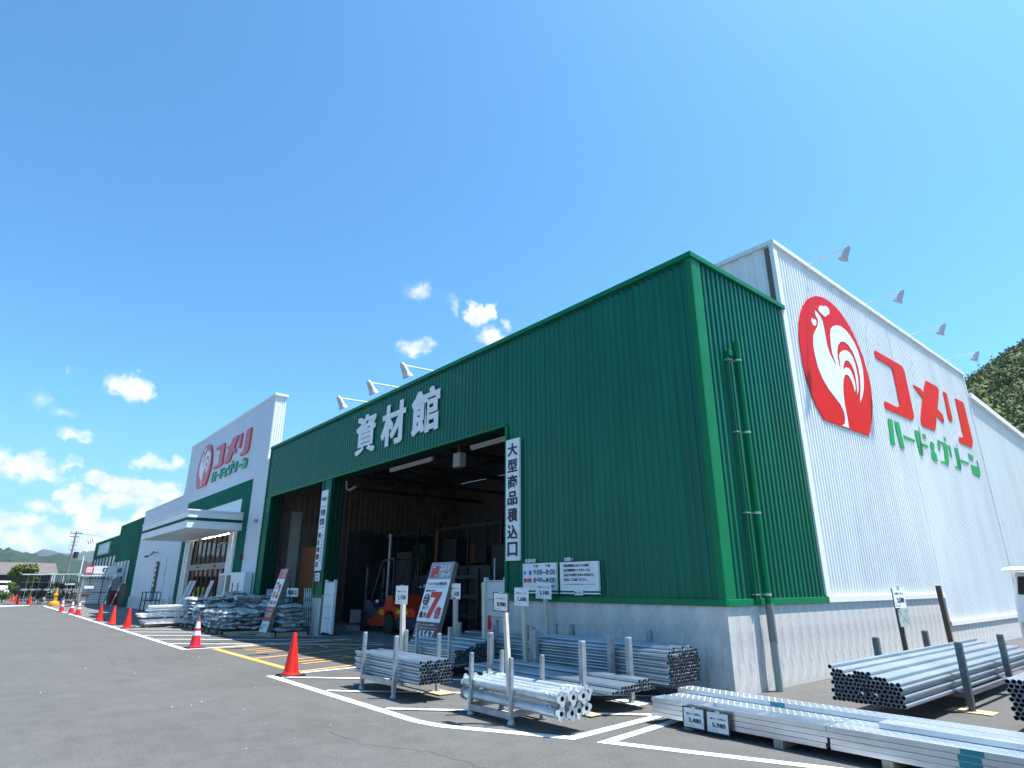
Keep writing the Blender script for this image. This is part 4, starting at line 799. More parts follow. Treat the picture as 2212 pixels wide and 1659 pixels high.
# =================================================================== scaffold planks
def plank_mesh(L, w=.25, h=.045, inverted=False):
    b = MB(); t = .004
    if not inverted:
        b.box(0, L, 0, w, h - t, h); b.box(0, L, 0, t, 0, h - t); b.box(0, L, w - t, w, 0, h - t); b.box(0, L, t, .03, 0, t); b.box(0, L, w - .03, w - t, 0, t)
        b.box(0, .01, t, w - t, .006, h - t); b.box(L - .01, L, t, w - t, .006, h - t)
        for y in (.06, .125, .19): b.box(.02, L - .02, y - .004, y + .004, h, h + .0012)
    else:
        b.box(0, L, 0, w, 0, t); b.box(0, L, 0, .02, t, h); b.box(0, L, w - .02, w, t, h)
        k = max(2, int(L / .5))
        for i in range(k + 1): x = i * (L - .03) / k; b.box(x, x + .03, .02, w - .02, t, h)
    return b
_plk = {}
def dimples(L, w=.25, z=.045):
    b = MB(); k = int(L / .075)
    for i in range(k):
        for j, y in enumerate((.03, .09, .16, .22)):
            x = .03 + i * .075 + (.037 if j % 2 else 0)
            if x > L - .03: continue
            vs = [(x + .007 * math.cos(a), y + .007 * math.sin(a), z) for a in [math.pi / 3 * q for q in range(6)]] + [(x + .004 * math.cos(a), y + .004 * math.sin(a), z + .003) for a in [math.pi / 3 * q for q in range(6)]]
            b.add(vs, [(q, (q + 1) % 6, 6 + (q + 1) % 6, 6 + q) for q in range(6)] + [(6, 7, 8, 9, 10, 11)])
    return b
def plank(L, x, y, z, label, top=False, inverted=False, tape=None):
    k = (L, inverted)
    if k not in _plk: _plk[k] = plank_mesh(L, inverted=inverted).mesh('deck', PLANKM)
    t = thing('scaffold_plank', label, 'scaffold plank', (x, y, z), group='steel scaffold planks stacked on the ground')
    inst(_plk[k], 'deck', t)
    if top and not inverted:
        kk = ('d', L)
        if kk not in _plk: _plk[kk] = dimples(L).mesh('dimples', PLATE)
        o = inst(_plk[kk], 'dimples', t); o['kind'] = 'stuff'
    if tape is not None:
        m = MB(); m.box(tape, tape + .16, -.002, -.0005, .003, .043); m.build('blue_tape', mat('turquoise_tape', (.01, .22, .28), .5), t, org=(0, 0, 0))
    m = MB()
    return t
LY = ('bottom', 'second', 'third', 'fourth', 'fifth', 'sixth'); pz = .0485
def stack(x, y, L, n, where, inv=False, z0=.075, tape=None, jit=.015):
    for k in range(n):
        tp = k == n - 1
        plank(L, x + random.uniform(-jit, jit), y + random.uniform(-.003, .003), z0 + k * pz, ('uppermost' if tp else LY[k]) + ' perforated steel plank of ' + where, top=tp, inverted=inv and tp, tape=tape + k * .02 if tape is not None else None)
stack(-4.93, 6.27, 1.98, 4, 'the short front stack with price cards', inv=True)
stack(-4.9, 6.53, 1.98, 4, 'the short second row behind the price cards')
stack(-4.93, 6.80, 3.95, 5, 'the long rear row, one plank higher than the rest', tape=1.1)
stack(-2.93, 6.27, 3.95, 4, 'the long front stack running out of the picture', tape=.98)
stack(-2.90, 6.53, 3.95, 4, 'the long second row at the right')
plank(3.95, -2.58, 6.53, .075 + 4 * pz, 'extra perforated plank shifted right on top of the second row', top=True)
for x in (-4.5, -3.47, -2.5, -1.2, .2):
    m = MB(); m.box(x, x + .09, 6.26, 7.05, 0, .073); tag(m.build('timber_bearer', WOOD), 'short timber bearer under the steel planks, ' + ORD[{-4.5: 0, -3.47: 1, -2.5: 2, -1.2: 3, .2: 4}[x]] + ' from the left', 'timber', 'timber bearers under the planks')
# price cards leaning on the planks
def price_card(name, label, O, w, h, txt_small, price, frame=None, X=FX, Z=FZ, lean=0, parentloc=None, post=None, unit='円'):
    """card with its lower left corner at O"""
    O = Vector(O); X = Vector(X); Z = Vector(Z); Nn = X.cross(Z)
    t = thing(name, label, 'price sign', O, group='price signs')
    def slab(mb, u0, u1, v0, v1, a, b_, mi=0):
        vs = [O + X * u + Z * v + Nn * c for c in (a, b_) for v in (v0, v1) for u in (u0, u1)]
        mb.add(vs, [(0, 2, 3, 1), (4, 5, 7, 6), (0, 1, 5, 4), (2, 6, 7, 3), (0, 4, 6, 2), (1, 3, 7, 5)], mi)
    if frame:
        m = MB(); f = frame
        slab(m, -f, w + f, -f, h + f, -.014, -.001); slab(m, -f, 0, -f, h + f, -.001, .008); slab(m, w, w + f, -f, h + f, -.001, .008); slab(m, 0, w, -f, 0, -.001, .008); slab(m, 0, w, h, h + f, -.001, .008); m.build('frame', CHAR, t)
    m = MB(); slab(m, 0, w, 0, h, 0, .004); m.build('card', PAPER, t)
    P0 = O + Nn * .0055
    line(t, NAVY, txt_small, P0 + X * w * .14 + Z * h * .64, X, Z, w * .74, h * .1, .02); line(t, NAVY, price, P0 + X * w * (.96 - .16 * max(3, len(price) - .5)) + Z * h * .22, X, Z, w * (.14 * max(3, len(price) - .5)), h * .27, .035, name='price')
    line(t, NAVY, unit, P0 + X * w * .9 + Z * h * .2, X, Z, w * .06, h * .07, .01, name='small_lettering'); line(t, NAVY, '税込', P0 + X * w * .06 + Z * h * .2, X, Z, w * .1, h * .06, .01, name='small_lettering')
    for q in (.09, .12): m = MB(); slab(m, w * .08, w * .5, h * q, h * (q + .012), .005, .006); m.build('small_print', GREYP, t)
    if post:
        (a, b_, wd, mt) = post; m = MB(); m.bar(a, b_, wd, wd * .8); m.build('post', mt, t)
    m = MB(); slab(m, w * .42, w * .62, h - .006, h + .012, -.004, .014); m.build('clip', PLATE, t)
    return t
price_card('price_card', 'black framed price card leaning on the front planks, left of the pair', (-4.46, 6.215, .045), .25, .185, '軽量スチール足場板 2m', '3,480', frame=.012, Z=(0, .06, 1))
price_card('price_card', 'black framed price card leaning on the front planks, right of the pair', (-4.17, 6.215, .04), .25, .185, '軽量スチール足場板 4m', '5,980', frame=.012, Z=(0, .06, 1))
yy = 5.47
price_card('price_sign', 'price sign on a pale post behind the front left rack', (-9.5, yy - .03, 1.2), .38, .29, '単管パイプ 2m', '1,150', post=((-9.24, yy, .3), (-9.3, yy, 1.24), .075, WOODP))
yy = 7.47
price_card('price_sign', 'price sign with three digits, on a pale post right of the leaning seven board', (-10.82, yy - .03, 1.23), .38, .3, '単管パイプ 1m', '628', post=((-10.62, yy, .2), (-10.64, yy, 1.26), .085, WOODP))
m = MB(); m.bar((-9.62, 7.45, .2), (-9.67, 7.45, 1.55), .085, .07); tag(m.build('bare_post', WOODP), 'bare pale wooden post without a card, left of the right gate panel', 'wooden post')
price_card('price_sign', 'black edged price sign on a leaning post tied to the slim prop rack', (-6.2, 4.93, 1.21), .27, .2, 'パイプサポート', '8,980', frame=.01, X=Vector((1, 0, -.04)).normalized(), post=((-5.93, 4.96, .3), (-6.03, 4.97, 1.22), .055, WOODP))
yy = 7.22
price_card('price_sign', 'price sign on a post at the plinth, lower left of the opening hours board', (-8.47, yy - .03, 1.17), .37, .29, '単管パイプ 3m', '1,680', X=Vector((1, 0, -.03)).normalized(), post=((-8.22, yy, .3), (-8.27, yy, 1.2), .07, WOODP))
yy = 8.25
price_card('price_sign', 'price sign on a post overlapping the opening hours board', (-9.05, yy - .03, 1.26), .43, .3, '単管パイプ 4m', '2,180', X=Vector((1, 0, -.03)).normalized(), post=((-8.78, yy, .5), (-8.82, yy, 1.3), .07, WOODP))
t = price_card('price_sign', 'price sign with a smaller plate below, on a brown post at the right', (-3.7, 10.7, 1.17), .44, .3, '足場パイプ 6m', '3,580', X=SX * .98 + Vector((.02, 0, 0)), post=((-3.74, 10.93, .3), (-3.74, 10.88, 1.45), .06, WOODD))
m = MB(); m.box(-3.705, -3.69, 10.76, 11.16, .9, 1.15); m.build('lower_plate', mat('grey_green_plate', (.4, .45, .42), .5, nscale=14, namt=.6), t)
m = MB(); m.bar((-3.74, 13.06, .3), (-3.74, 12.98, 1.49), .075, .06); tag(m.build('bare_post', WOODD), 'bare brown wooden post standing at the right pipe stack', 'wooden post')

# =================================================================== big leaning price boards
def big_board(label, x, y, w, H, lean, panels, rz=0, thick=.09):
    """board leaning back; panels: list of (v0, v1, material)"""
    t = thing('leaning_sign', label, 'sign board', (x, y, 0.02), rot=(-lean, 0, rz))
    for v0, v1, mt in panels:
        m = MB(); m.box(0, w, 0, thick, v0, v1); m.build('panel', [mt], t)
    m = MB(); m.box(-.006, w + .006, .012, thick + .012, 0.0, H); m.build('side_case', mat('brown_grey_case', (.15, .13, .12), .7, nscale=6, namt=.3), t)
    for xx in (.04, w - .04): m = MB(); m.tube((xx, thick + .01, H - .2), (xx, thick + .55, .35), .015, 6); m.build('rear_leg', CHAR, t)
    return t
def bl(t, mt, items, yv=-.004, name='lettering'):
    for it in items: s_, u, v, w, h = it[:5]; line(t, mt, s_, (u, yv, v), FX, FZ, w, h, it[5] if len(it) > 5 else .035, name=name)
H7 = 2.02; W7 = .86
GP = mat('grey_sign_head', (.3, .3, .31), .5)
t7 = big_board('tall leaning white board with a huge red number seven and a grey head', -11.62, 6.95, W7, H7, R(16), [(0.0, .38, PAPER), (.38, .80, mat('maroon_sign_panel', (.09, .025, .03), .5)), (.80, 1.66, PAPER), (1.66, H7, GP)])
bl(t7, PAPER, [('コメリ', .38, 1.84, .36, .13, .05), ('カード', .48, 1.7, .32, .11, .05)], name='white_lettering')
m = MB(); m.box(.1, .34, -.006, -.001, 1.7, 1.94); cd = m.build('card_picture', mat('red_card_print', (.5, .02, .03), .4), t7)
m = MB(); m.box(.12, .2, -.009, -.0065, 1.9, 1.925); m.box(.27, .31, -.009, -.0065, 1.72, 1.76); m.build('card_marks', PAPER, cd)
bl(t7, NAVY, [('クレジット払いが断然お得', .05, 1.53, .72, .075, .03), ('組合員ならすべて', .06, 1.4, .38, .045), ('ポイント', .1, 1.04, .25, .07), ('最大', .05, .87, .28, .13, .05)])
m = MB(); m.box(.05, .76, -.006, -.001, 1.495, 1.5); m.build('rule', NAVY, t7)
bl(t7, REDP, [('7', .3, .86, .4, .54, .06), ('倍', .6, .87, .22, .24, .06)], name='red_lettering')
m = MB(); m.lathe([(0, 0), (.115, 0), (.115, .005), (0, .005)], 24, (0, 0, 0)); m.v = [(.17 + v[0], -.002 - v[2], 1.24 + v[1]) for v in m.v]; m.add([(.2, -.006, 1.14), (.26, -.006, 1.1), (.25, -.006, 1.17)], [(0, 1, 2)]); bb = m.build('round_badge', MAROON, t7)
bl(t7, PAPER, [('翌月', .12, 1.28, .1, .045, .02), ('5の付く', .08, 1.22, .18, .04, .02), ('日は', .13, 1.16, .08, .04, .02)], yv=-.009, name='badge_lettering')
bl(t7, PAPER, [('3.4.5.6.7.', .06, .5, .74, .14, .03), ('ポイントアップデー', .04, .72, .7, .045, .02), ('お買上げ累計で翌月のポイントが', .04, .665, .76, .03, .01), ('次回クレジット払いでさらにおトク', .06, .42, .6, .03, .01)], name='panel_lettering')
bl(t7, NAVY, [('コメリカードなら年会費', .05, .2, .7, .06, .02), ('入会金も無料です。', .05, .1, .5, .06, .02)], name='foot_lettering')
m = MB(); m.box(.02, .84, -.005, -.001, .795, .803); m.build('seam', GREYP, t7)
t2 = big_board('tall leaning board with a red number two beside the bag pallets', -20.86, 7.08, .64, 2.05, R(14.5), [(0, .42, PAPER), (.42, .86, ORNP), (.86, 1.72, PAPER), (1.72, 2.05, mat('salmon_sign_head', (.55, .2, .17), .5))], thick=.14)
bl(t2, REDP, [('2', .33, 1.12, .24, .44, .06)], name='red_lettering'); bl(t2, NAVY, [('翌日', .1, 1.52, .2, .1, .05), ('ポイント', .1, 1.4, .22, .08, .03), ('最大', .08, .92, .24, .13, .04)])
bl(t2, ROSE, [('5倍', .36, .92, .22, .13, .04)], name='rose_lettering'); bl(t2, PAPER, [('2.3.5.7', .08, .55, .5, .13, .03), ('カード会員', .1, .74, .4, .05)], name='panel_lettering')
bl(t2, REDP, [('コ', .1, 1.8, .2, .16)], name='head_print'); bl(t2, PAPER, [('コメリ', .33, 1.9, .24, .09), ('カード', .35, 1.78, .24, .09)], yv=-.004, name='head_lettering')
m = MB(); m.lathe([(0, 0), (.07, 0), (.07, .005), (0, .005)], 20); m.v = [(.18 + v[0], -.002 - v[2], 1.23 + v[1] * 1.6) for v in m.v]; m.build('round_badge', ORNP, t2)
bl(t2, BLUEP, [('くわしくは', .15, .27, .32, .05), ('店頭へ', .1, .18, .2, .05)], name='foot_lettering')

# =================================================================== bags on pallets
def bag_variant(seed, L=.6, w=.4, h=.15):
    rnd = random.Random(seed); nx, ny = 11, 8; top = []; bot = []
    ph = [rnd.uniform(0, 6) for _ in range(6)]
    for s_ in (1, -1):
        for j in range(ny):
            for i in range(nx):
                u = -1 + 2 * i / (nx - 1); v = -1 + 2 * j / (ny - 1)
                e = max(0, (1 - abs(u) ** 3.2)) ** .5 * max(0, (1 - abs(v) ** 3)) ** .5
                wr = .012 * math.sin(u * 7 + ph[0] + v * 3) + .01 * math.sin(v * 9 + ph[1] - u * 4) + .006 * math.sin(u * 17 + ph[2])
                z = s_ * (h / 2) * e * (1 if s_ > 0 else .72) + (wr * e if s_ > 0 else wr * .3 * e)
                z += .01 * math.sin(u * 2.2 + ph[3]) + .008 * math.cos(v * 2.4 + ph[4])
                (top if s_ > 0 else bot).append((u * L / 2 * (1 - .05 * v * v) + .008 * math.sin(v * 5 + ph[5]), v * w / 2 * (1 - .06 * u * u), z))
    b = MB(); n = nx * ny; b.v = top + bot
    for j in range(ny - 1):
        for i in range(nx - 1):
            a = j * nx + i; b.f.append((a, a + 1, a + nx + 1, a + nx)); b.f.append((n + a, n + a + nx, n + a + nx + 1, n + a + 1))
    b.m = [0] * len(b.f); me = b.mesh('soil_bag', BAGM, True, fixn=False)
    return me
def bag_material():
    m = bpy.data.materials.new('soil_bag_film'); m.use_nodes = True; t = m.node_tree; b = t.nodes['Principled BSDF']; L = t.links
    c = t.nodes.new('ShaderNodeTexCoord'); oi = t.nodes.new('ShaderNodeObjectInfo')
    ad = t.nodes.new('ShaderNodeVectorMath'); L.new(c.outputs['Object'], ad.inputs[0]); L.new(oi.outputs['Random'], ad.inputs[1])
    n = t.nodes.new('ShaderNodeTexNoise'); n.inputs['Scale'].default_value = 7; n.inputs['Detail'].default_value = 6; n.inputs['Roughness'].default_value = .7; L.new(ad.outputs[0], n.inputs['Vector'])
    r = t.nodes.new('ShaderNodeValToRGB'); r.color_ramp.elements[0].position = .35; r.color_ramp.elements[0].color = (.075, .078, .08, 1); r.color_ramp.elements[1].position = .6; r.color_ramp.elements[1].color = (.5, .53, .56, 1)
    L.new(n.outputs['Fac'], r.inputs[0]); L.new(r.outputs[0], b.inputs['Base Color']); b.inputs['Roughness'].default_value = .3; b.inputs['Coat Weight'].default_value = .5; b.inputs['Coat Roughness'].default_value = .15
    bp = t.nodes.new('ShaderNodeBump'); bp.inputs['Strength'].default_value = .5; bp.inputs['Distance'].default_value = .012; n2 = t.nodes.new('ShaderNodeTexNoise'); n2.inputs['Scale'].default_value = 14; n2.inputs['Detail'].default_value = 3; n2.inputs['Distortion'].default_value = 1.2
    L.new(ad.outputs[0], n2.inputs['Vector']); L.new(n2.outputs['Fac'], bp.inputs['Height']); L.new(bp.outputs[0], b.inputs['Normal']); return m
BAGM = bag_material()
bags = [bag_variant(i) for i in range(6)]
nbag = 0
def bag_stack(x0, y0, nx, ny, layers, label, group, z0=.15, hull=True, slump=0.0, cut=None):
    """bags laid crosswise; only the ones that can be seen from outside the heap"""
    global nbag
    for k in range(layers):
        turn = k % 2
        cx, cy = (nx, ny) if not turn else (max(1, round(nx * .6 / .4)), max(1, round(ny * .4 / .6)))
        wx, wy = nx * .6 / cx, ny * .4 / cy
        for i in range(cx):
            for j in range(cy):
                if hull and k < layers - 1 and not (j == 0 or i == cx - 1 or i == 0): continue
                if cut and cut(i / cx, j / cy, k, layers): continue
                x = x0 + wx * (i + .5) + random.uniform(-.03, .03); y = y0 + wy * (j + .5) + random.uniform(-.03, .03)
                o = inst(random.choice(bags), 'soil_bag', None, (x, y, z0 + .055 + k * .112 + random.uniform(-.006, .008)), (random.uniform(-.05, .05) + slump * random.uniform(-1, 1), random.uniform(-.05, .05) + slump * random.uniform(-1, 1), (math.pi / 2 if turn else 0) + random.uniform(-.12, .12) + (math.pi if random.random() < .5 else 0)))
                s_ = random.uniform(.95, 1.12); o.scale = (s_, s_, random.uniform(.95, 1.2)); tag(o, label + ', ' + ORD[k] + ' layer up', 'bag', group); nbag += 1
def pallet(x0, y0, label, w=1.2, d=1.05, mt=None):
    mt = mt or mat('dark_pallet_plastic', (.035, .032, .03), .6)
    t = thing('pallet', label, 'pallet', (x0 + w / 2, y0 + d / 2, 0), group='pallets under the bags')
    for k in range(6): m = MB(); u = x0 + k * (w - .1) / 5; m.box(u, u + .1, y0, y0 + d, .12, .14); m.build('deck_board', mt, t)
    for k in range(5): m = MB(); u = x0 + k * (w - .09) / 4; m.box(u, u + .09, y0, y0 + d, .02, .12); m.build('runner', WOOD if k % 2 == 0 else mt, t)
    m = MB(); m.box(x0, x0 + w, y0 + .0, y0 + .1, 0, .02); m.box(x0, x0 + w, y0 + d - .1, y0 + d, 0, .02); m.build('bottom_board', mt, t)
for i, (x, l, ly) in enumerate(((-22.35, 'front right', 5), (-23.8, 'front middle right', 5), (-25.25, 'front middle left', 6), (-26.7, 'front left', 8))):
    pallet(x, 6.16, 'dark pallet under the ' + l + ' heap of bags'); bag_stack(x - .02, 6.12, 2, 3, ly, 'shiny grey soil bag on the ' + l + ' pallet', 'bags on the ' + l + ' pallet', slump=.1)
for i, (x, l, ly) in enumerate(((-22.2, 'rear right', 8), (-23.7, 'rear middle right', 9), (-25.2, 'rear middle left', 9), (-26.7, 'rear left', 10))):
    bag_stack(x, 7.4, 2, 2, ly, 'shiny grey soil bag in the ' + l + ' heap', 'bags in the ' + l + ' heap', z0=.1, slump=.18)
    pallet(x, 7.4, 'dark pallet under the ' + l + ' heap of bags', d=.85)
bag_stack(-21.0, 7.45, 1, 2, 7, 'dark bag in the heap behind the number two board', 'bags behind the number two board', z0=.12, slump=.06)
bag_stack(-20.95, 7.35, 2, 2, 7, 'dark bag right of the number two board', 'bags right of the number two board', z0=.12, slump=.06)
pallet(-21.0, 7.35, 'dark pallet under the heap beside the number two board', d=.85)
print('BAGS', nbag)
m = MB(); m.box(-21.5, -19.75, 7.08, 7.22, 0, .11); tag(m.build('timber_sleeper', WOOD), 'long weathered timber lying in front of the dark bag heap', 'timber')
m = MB(); m.box(-19.85, -19.7, 7.3, 8.2, 0, .11); tag(m.build('timber_sleeper', WOOD), 'short weathered timber lying at a right angle beside the dark bag heap', 'timber')
m = MB(); m.lathe([(0, 0), (.05, 0), (.06, .05), (.03, .09), (0, .1)], 12); m.v = [(-21.55 + v[0], 6.55 + v[1], v[2] + .01) for v in m.v]; tag(m.build('stone_knob', PLATE, smooth=True), 'small pale knob on the ground at the pallet edge', 'knob')

# =================================================================== stacked ladders
LAD = mat('bright_aluminium', (.85, .86, .87), .4, .1, nscale=8, namt=.12)
for k, (x, y0, L, z, l) in enumerate(((-28.0, 5.05, 1.6, .12, 'bottom'), (-28.05, 5.0, 1.7, .2, 'second'), (-28.0, 4.9, 1.8, .36, 'third'), (-28.0, 4.85, 1.8, .44, 'fourth'), (-28.0, 5.15, 1.5, .56, 'fifth'), (-27.95, 5.2, 1.5, .64, 'sixth'), (-27.9, 5.2, 1.5, .72, 'top'))):
    t = thing('aluminium_ramp', 'bright aluminium ramp in the flat stack left of the bags, ' + l + ' of the stack', 'ramp', (x, y0, z), group='stacked aluminium ramps'); e = L + y0
    for dx in (0, .42, .85): m = MB(); m.bar((x + dx, y0, z + .02), (x + dx, e, z + .04), .05, .05); m.build('side_rail', LAD, t)
    for q in range(6): m = MB(); yq = y0 + .1 + q * (L - .2) / 5; m.bar((x, yq, z + .03), (x + .85, yq, z + .03), .04, .03); m.build('rung', LAD, t)
ct = thing('trolley', 'low black trolley with white wheels under the stacked ramps', 'trolley', (-28.3, 6, 0)); m = MB(); m.box(-28.1, -27.15, 5.05, 6.55, .07, .11); m.build('bed', CHAR, ct)
for x, y in ((-28.0, 5.15), (-27.25, 5.15), (-28.0, 6.45), (-27.25, 6.45)): m = MB(); m.tube((x - .02, y, .045), (x + .02, y, .045), .045, 12); m.build('wheel', LAD, ct)

# =================================================================== gates and barriers
def folding_gate(label, x0, x1, y, z0, z1, n, tilt=0):
    t = thing('folding_gate', label, 'gate', ((x0 + x1) / 2, y, 0))
    for i in range(n + 1):
        x = x0 + (x1 - x0) * i / n; m = MB(); m.bar((x - tilt, y, z1), (x, y + .02, z0), .03, .02); m.build('upright', WTRIM, t)
    for i in range(n):
        xa = x0 + (x1 - x0) * i / n; xb = x0 + (x1 - x0) * (i + 1) / n
        for k in range(4):
            za = z1 - (z1 - z0) * k / 4; zb = z1 - (z1 - z0) * (k + 1) / 4; ta = tilt * (1 - k / 4); tb = tilt * (1 - (k + 1) / 4)
            m = MB(); m.tube((xa - ta, y - .015, za), (xb - tb, y - .015, zb), .009, 5); m.tube((xb - ta, y + .03, za), (xa - tb, y + .03, zb), .009, 5); m.build('lattice_bar', WTRIM, t)
    return t
folding_gate('white folding lattice gate leaning at the pillar left of the bay', -21.15, -20.45, 8.62, .22, 1.4, 4, .12)
folding_gate('white folding lattice gate behind the bag heaps at the left opening', -24.9, -23.4, 8.62, .22, 1.35, 9)
gsn = thing('hanging_sign', 'white sign with five dark characters hanging on the lattice gate', 'sign', (-22, 8.5, 1.1)); m = MB(); m.box(-22.5, -21.5, 8.48, 8.5, 1.12, 1.4); m.build('board', PAPER, gsn)
m = MB(); lay(m, '商品搬入口', (-22.4, 8.475, 1.18), FX, FZ, .8, .16, .04); m.build('lettering', NAVY, gsn)
def wheeled_door(label, x0, x1, y, z1, flip=1):
    t = thing('sliding_gate_panel', label, 'gate panel', ((x0 + x1) / 2, y, 0)); w = x1 - x0
    m = MB(); m.box(x0 + .05, x1 - .05, y, y + .03, .1, z1 - .06); m.build('sheet', WTRIM, t)
    for x in (x0, x1 - .07): m = MB(); m.box(x, x + .07, y - .03, y + .06, .07, z1); m.build('edge_post', WTRIM, t, bevel=.006)
    for z in (.1, .5, .85, 1.2, z1 - .09): m = MB(); m.box(x0 + .07, x1 - .07, y - .015, y, z, z + .018); m.build('rail', mat('grey_line', (.4, .43, .48), .5), t)
    for z in (.25, 1.05): m = MB(); m.tube((x1 + .0, y, z), (x1 + .09, y, z + .02), .012, 6); m.tube((x1 + .09, y, z + .02), (x1 + .09, y, z + .24), .012, 6); m.tube((x1 + .09, y, z + .24), (x1, y, z + .26), .012, 6); m.build('pull_handle', WTRIM, t)
    m = MB(); m.box((x0 + x1) / 2 + .04, (x0 + x1) / 2 + .07, y - .03, y - .01, .1, .8); m.build('drop_bolt', WTRIM, t)
    for x in (x0 + .12, x1 - .12): m = MB(); m.tube((x, y - .02, .05), (x, y + .05, .05), .05, 12); m.build('wheel', RUBBER, t)
wheeled_door('tall white steel gate panel on wheels left of the bay', -19.45, -18.72, 8.56, 1.66)
wheeled_door('tall white steel gate panel on wheels right of the bay behind the posts', -11.1, -10.35, 8.56, 1.66)
m = MB(); m.lathe([(.1, 0), (.1, .02), (.07, .02), (.02, .28), (0, .28)], 14, (-10.72, 8.4, .62)); tag(m.build('small_red_cone', CONER, smooth=True), 'small red cone picture fixed low on the right gate panel', 'cone')

# =================================================================== forklift
fk = thing('forklift', 'orange forklift with a black overhead guard parked in the dark bay', 'forklift', (-18.4, 10.8, 0))
m = MB(); m.prism([(-19.75, .24), (-19.78, .44), (-19.45, .46), (-19.22, .66), (-19.0, .8), (-18.74, .84), (-18.6, 1.12), (-18.46, 1.19), (-18.26, 1.17), (-18.1, .88), (-17.9, .81), (-16.95, .8), (-16.82, .74), (-16.82, .56), (-17.8, .55), (-17.95, .42), (-18.02, .62), (-18.2, .7), (-18.45, .7), (-18.62, .6), (-18.68, .4), (-18.7, .24)], 10.3, 11.4); m.build('body', ORANGE, fk, bevel=.015)
m = MB(); m.prism([(-17.95, .2), (-17.9, .54), (-16.83, .54), (-16.8, .3), (-17.0, .18)], 10.33, 11.37); m.build('counterweight', DBLUE, fk, bevel=.02)
m = MB(); m.prism([(-20.15, .5), (-20.1, 1.0), (-19.75, 1.02), (-19.5, .8), (-19.2, .69), (-19.45, .475)], 10.32, 11.38); m.build('front_cowl', DBLUE, fk, bevel=.02)
for x, r, ye in ((-20.1, .33, 0), (-18.33, .3, 0)):
    for y in (10.26, 11.22):
        m = MB(); m.tube((x, y, r), (x, y + .2, r), r, 24); wl = m.build('wheel', RUBBER, fk, bevel=.02); m = MB(); m.tube((x, y - .008, r), (x, y + .02, r), r * .45, 16); m.build('hub', DBLUE, wl)
for y in (10.38, 11.3):
    m = MB(); m.bar((-19.75, y, 1.0), (-19.1, y, 2.28), .05, .05); m.bar((-18.3, y, 1.15), (-18.34, y, 2.34), .06, .06); m.bar((-19.05, y, 2.28), (-18.35, y, 2.34), .05, .05); m.build('guard_frame', CHAR, fk)
for k in range(6): m = MB(); x = -19.0 + k * .12; m.box(x, x + .03, 10.38, 11.3, 2.3, 2.33); m.build('guard_bar', CHAR, fk)
m = MB(); m.box(-18.95, -18.5, 10.6, 11.1, .9, 1.03); m.box(-18.58, -18.48, 10.6, 11.1, 1.03, 1.5); m.build('seat', RUBBER, fk, bevel=.03)
m = MB(); m.tube((-19.35, 10.85, .8), (-19.2, 10.85, 1.18), .025, 8); m.tube((-19.22, 10.85, 1.17), (-19.2, 10.85, 1.2), .16, 16); m.build('steering_wheel', CHAR, fk)
for y in (10.5, 11.15): m = MB(); m.box(-20.5, -20.38, y, y + .1, .1, 2.2); m.build('mast_rail', CHAR, fk); m = MB(); m.box(-21.55, -20.5, y, y + .1, .06, .1); m.build('fork', CHAR, fk)
for z in (.4, 1.3, 2.1): m = MB(); m.box(-20.52, -20.38, 10.5, 11.25, z, z + .08); m.build('mast_crossbar', CHAR, fk)
m = MB(); m.box(-18.98, -18.7, 10.285, 10.298, .58, .74); m.box(-17.9, -17.2, 10.285, 10.298, .64, .76); m.build('yellow_label', mat('yellow_label', (.7, .4, .02), .5), fk)
m = MB(); m.lathe([(0, 0), (.05, 0), (.05, .08), (0, .1)], 10, (-19.2, 10.3, .95)); m.build('headlight', PAPER, fk)

# =================================================================== shelving and goods in the hall
def shelf_rack(label, x0, x1, y, h, levels, d=.9):
    t = thing('storage_rack', label, 'storage rack', ((x0 + x1) / 2, y, 0), group='tall racks inside the hall')
    for x in (x0, (x0 + x1) / 2, x1):
        for yy_ in (y, y + d): m = MB(); m.box(x - .04, x + .04, yy_ - .04, yy_ + .04, 0, h); m.build('upright', CHAR, t)
    for z in levels:
        m = MB(); m.box(x0, x1, y - .03, y + .03, z, z + .1); m.box(x0, x1, y + d - .03, y + d + .03, z, z + .1); m.build('beam', CHAR, t)
    m = MB(); m.bar((x0, y, .3), ((x0 + x1) / 2, y, 2.0), .03, .03); m.build('brace', GALVD, t)
shelf_rack('tall dark storage rack deep in the hall behind the forklift', -21.2, -17.2, 14, 3.95, (1.0, 2.1, 3.6)); shelf_rack('tall dark storage rack at the back right of the hall', -16.6, -12.0, 14.6, 3.9, (1.2, 2.7, 3.8)); shelf_rack('dark storage rack in the left part of the hall', -25.2, -22.0, 13.5, 3.7, (1.0, 2.2, 3.5))
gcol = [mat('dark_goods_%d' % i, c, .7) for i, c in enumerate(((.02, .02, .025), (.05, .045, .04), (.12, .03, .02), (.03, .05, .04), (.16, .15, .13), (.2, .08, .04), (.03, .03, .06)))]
for k in range(44):
    x = random.uniform(-25, -12.3); y = random.choice((14.05, 14.4, 14.75)); z = random.choice((.04, 1.1, 2.3)); w_ = random.uniform(.5, 1.3); h_ = random.uniform(.4, 1.0)
    m = MB(); m.box(x, x + w_, y, y + .5, z, z + h_); tag(m.build('stored_goods', gcol[0] if random.random() < .5 else random.choice(gcol), bevel=.02), 'dark bundle of goods on the ' + {.04: 'floor', 1.1: 'lower shelf', 2.3: 'upper shelf'}[z] + ' of the hall racks', 'goods', 'goods on the ' + {.04: 'floor', 1.1: 'lower shelf', 2.3: 'upper shelf'}[z] + ' of the hall racks')
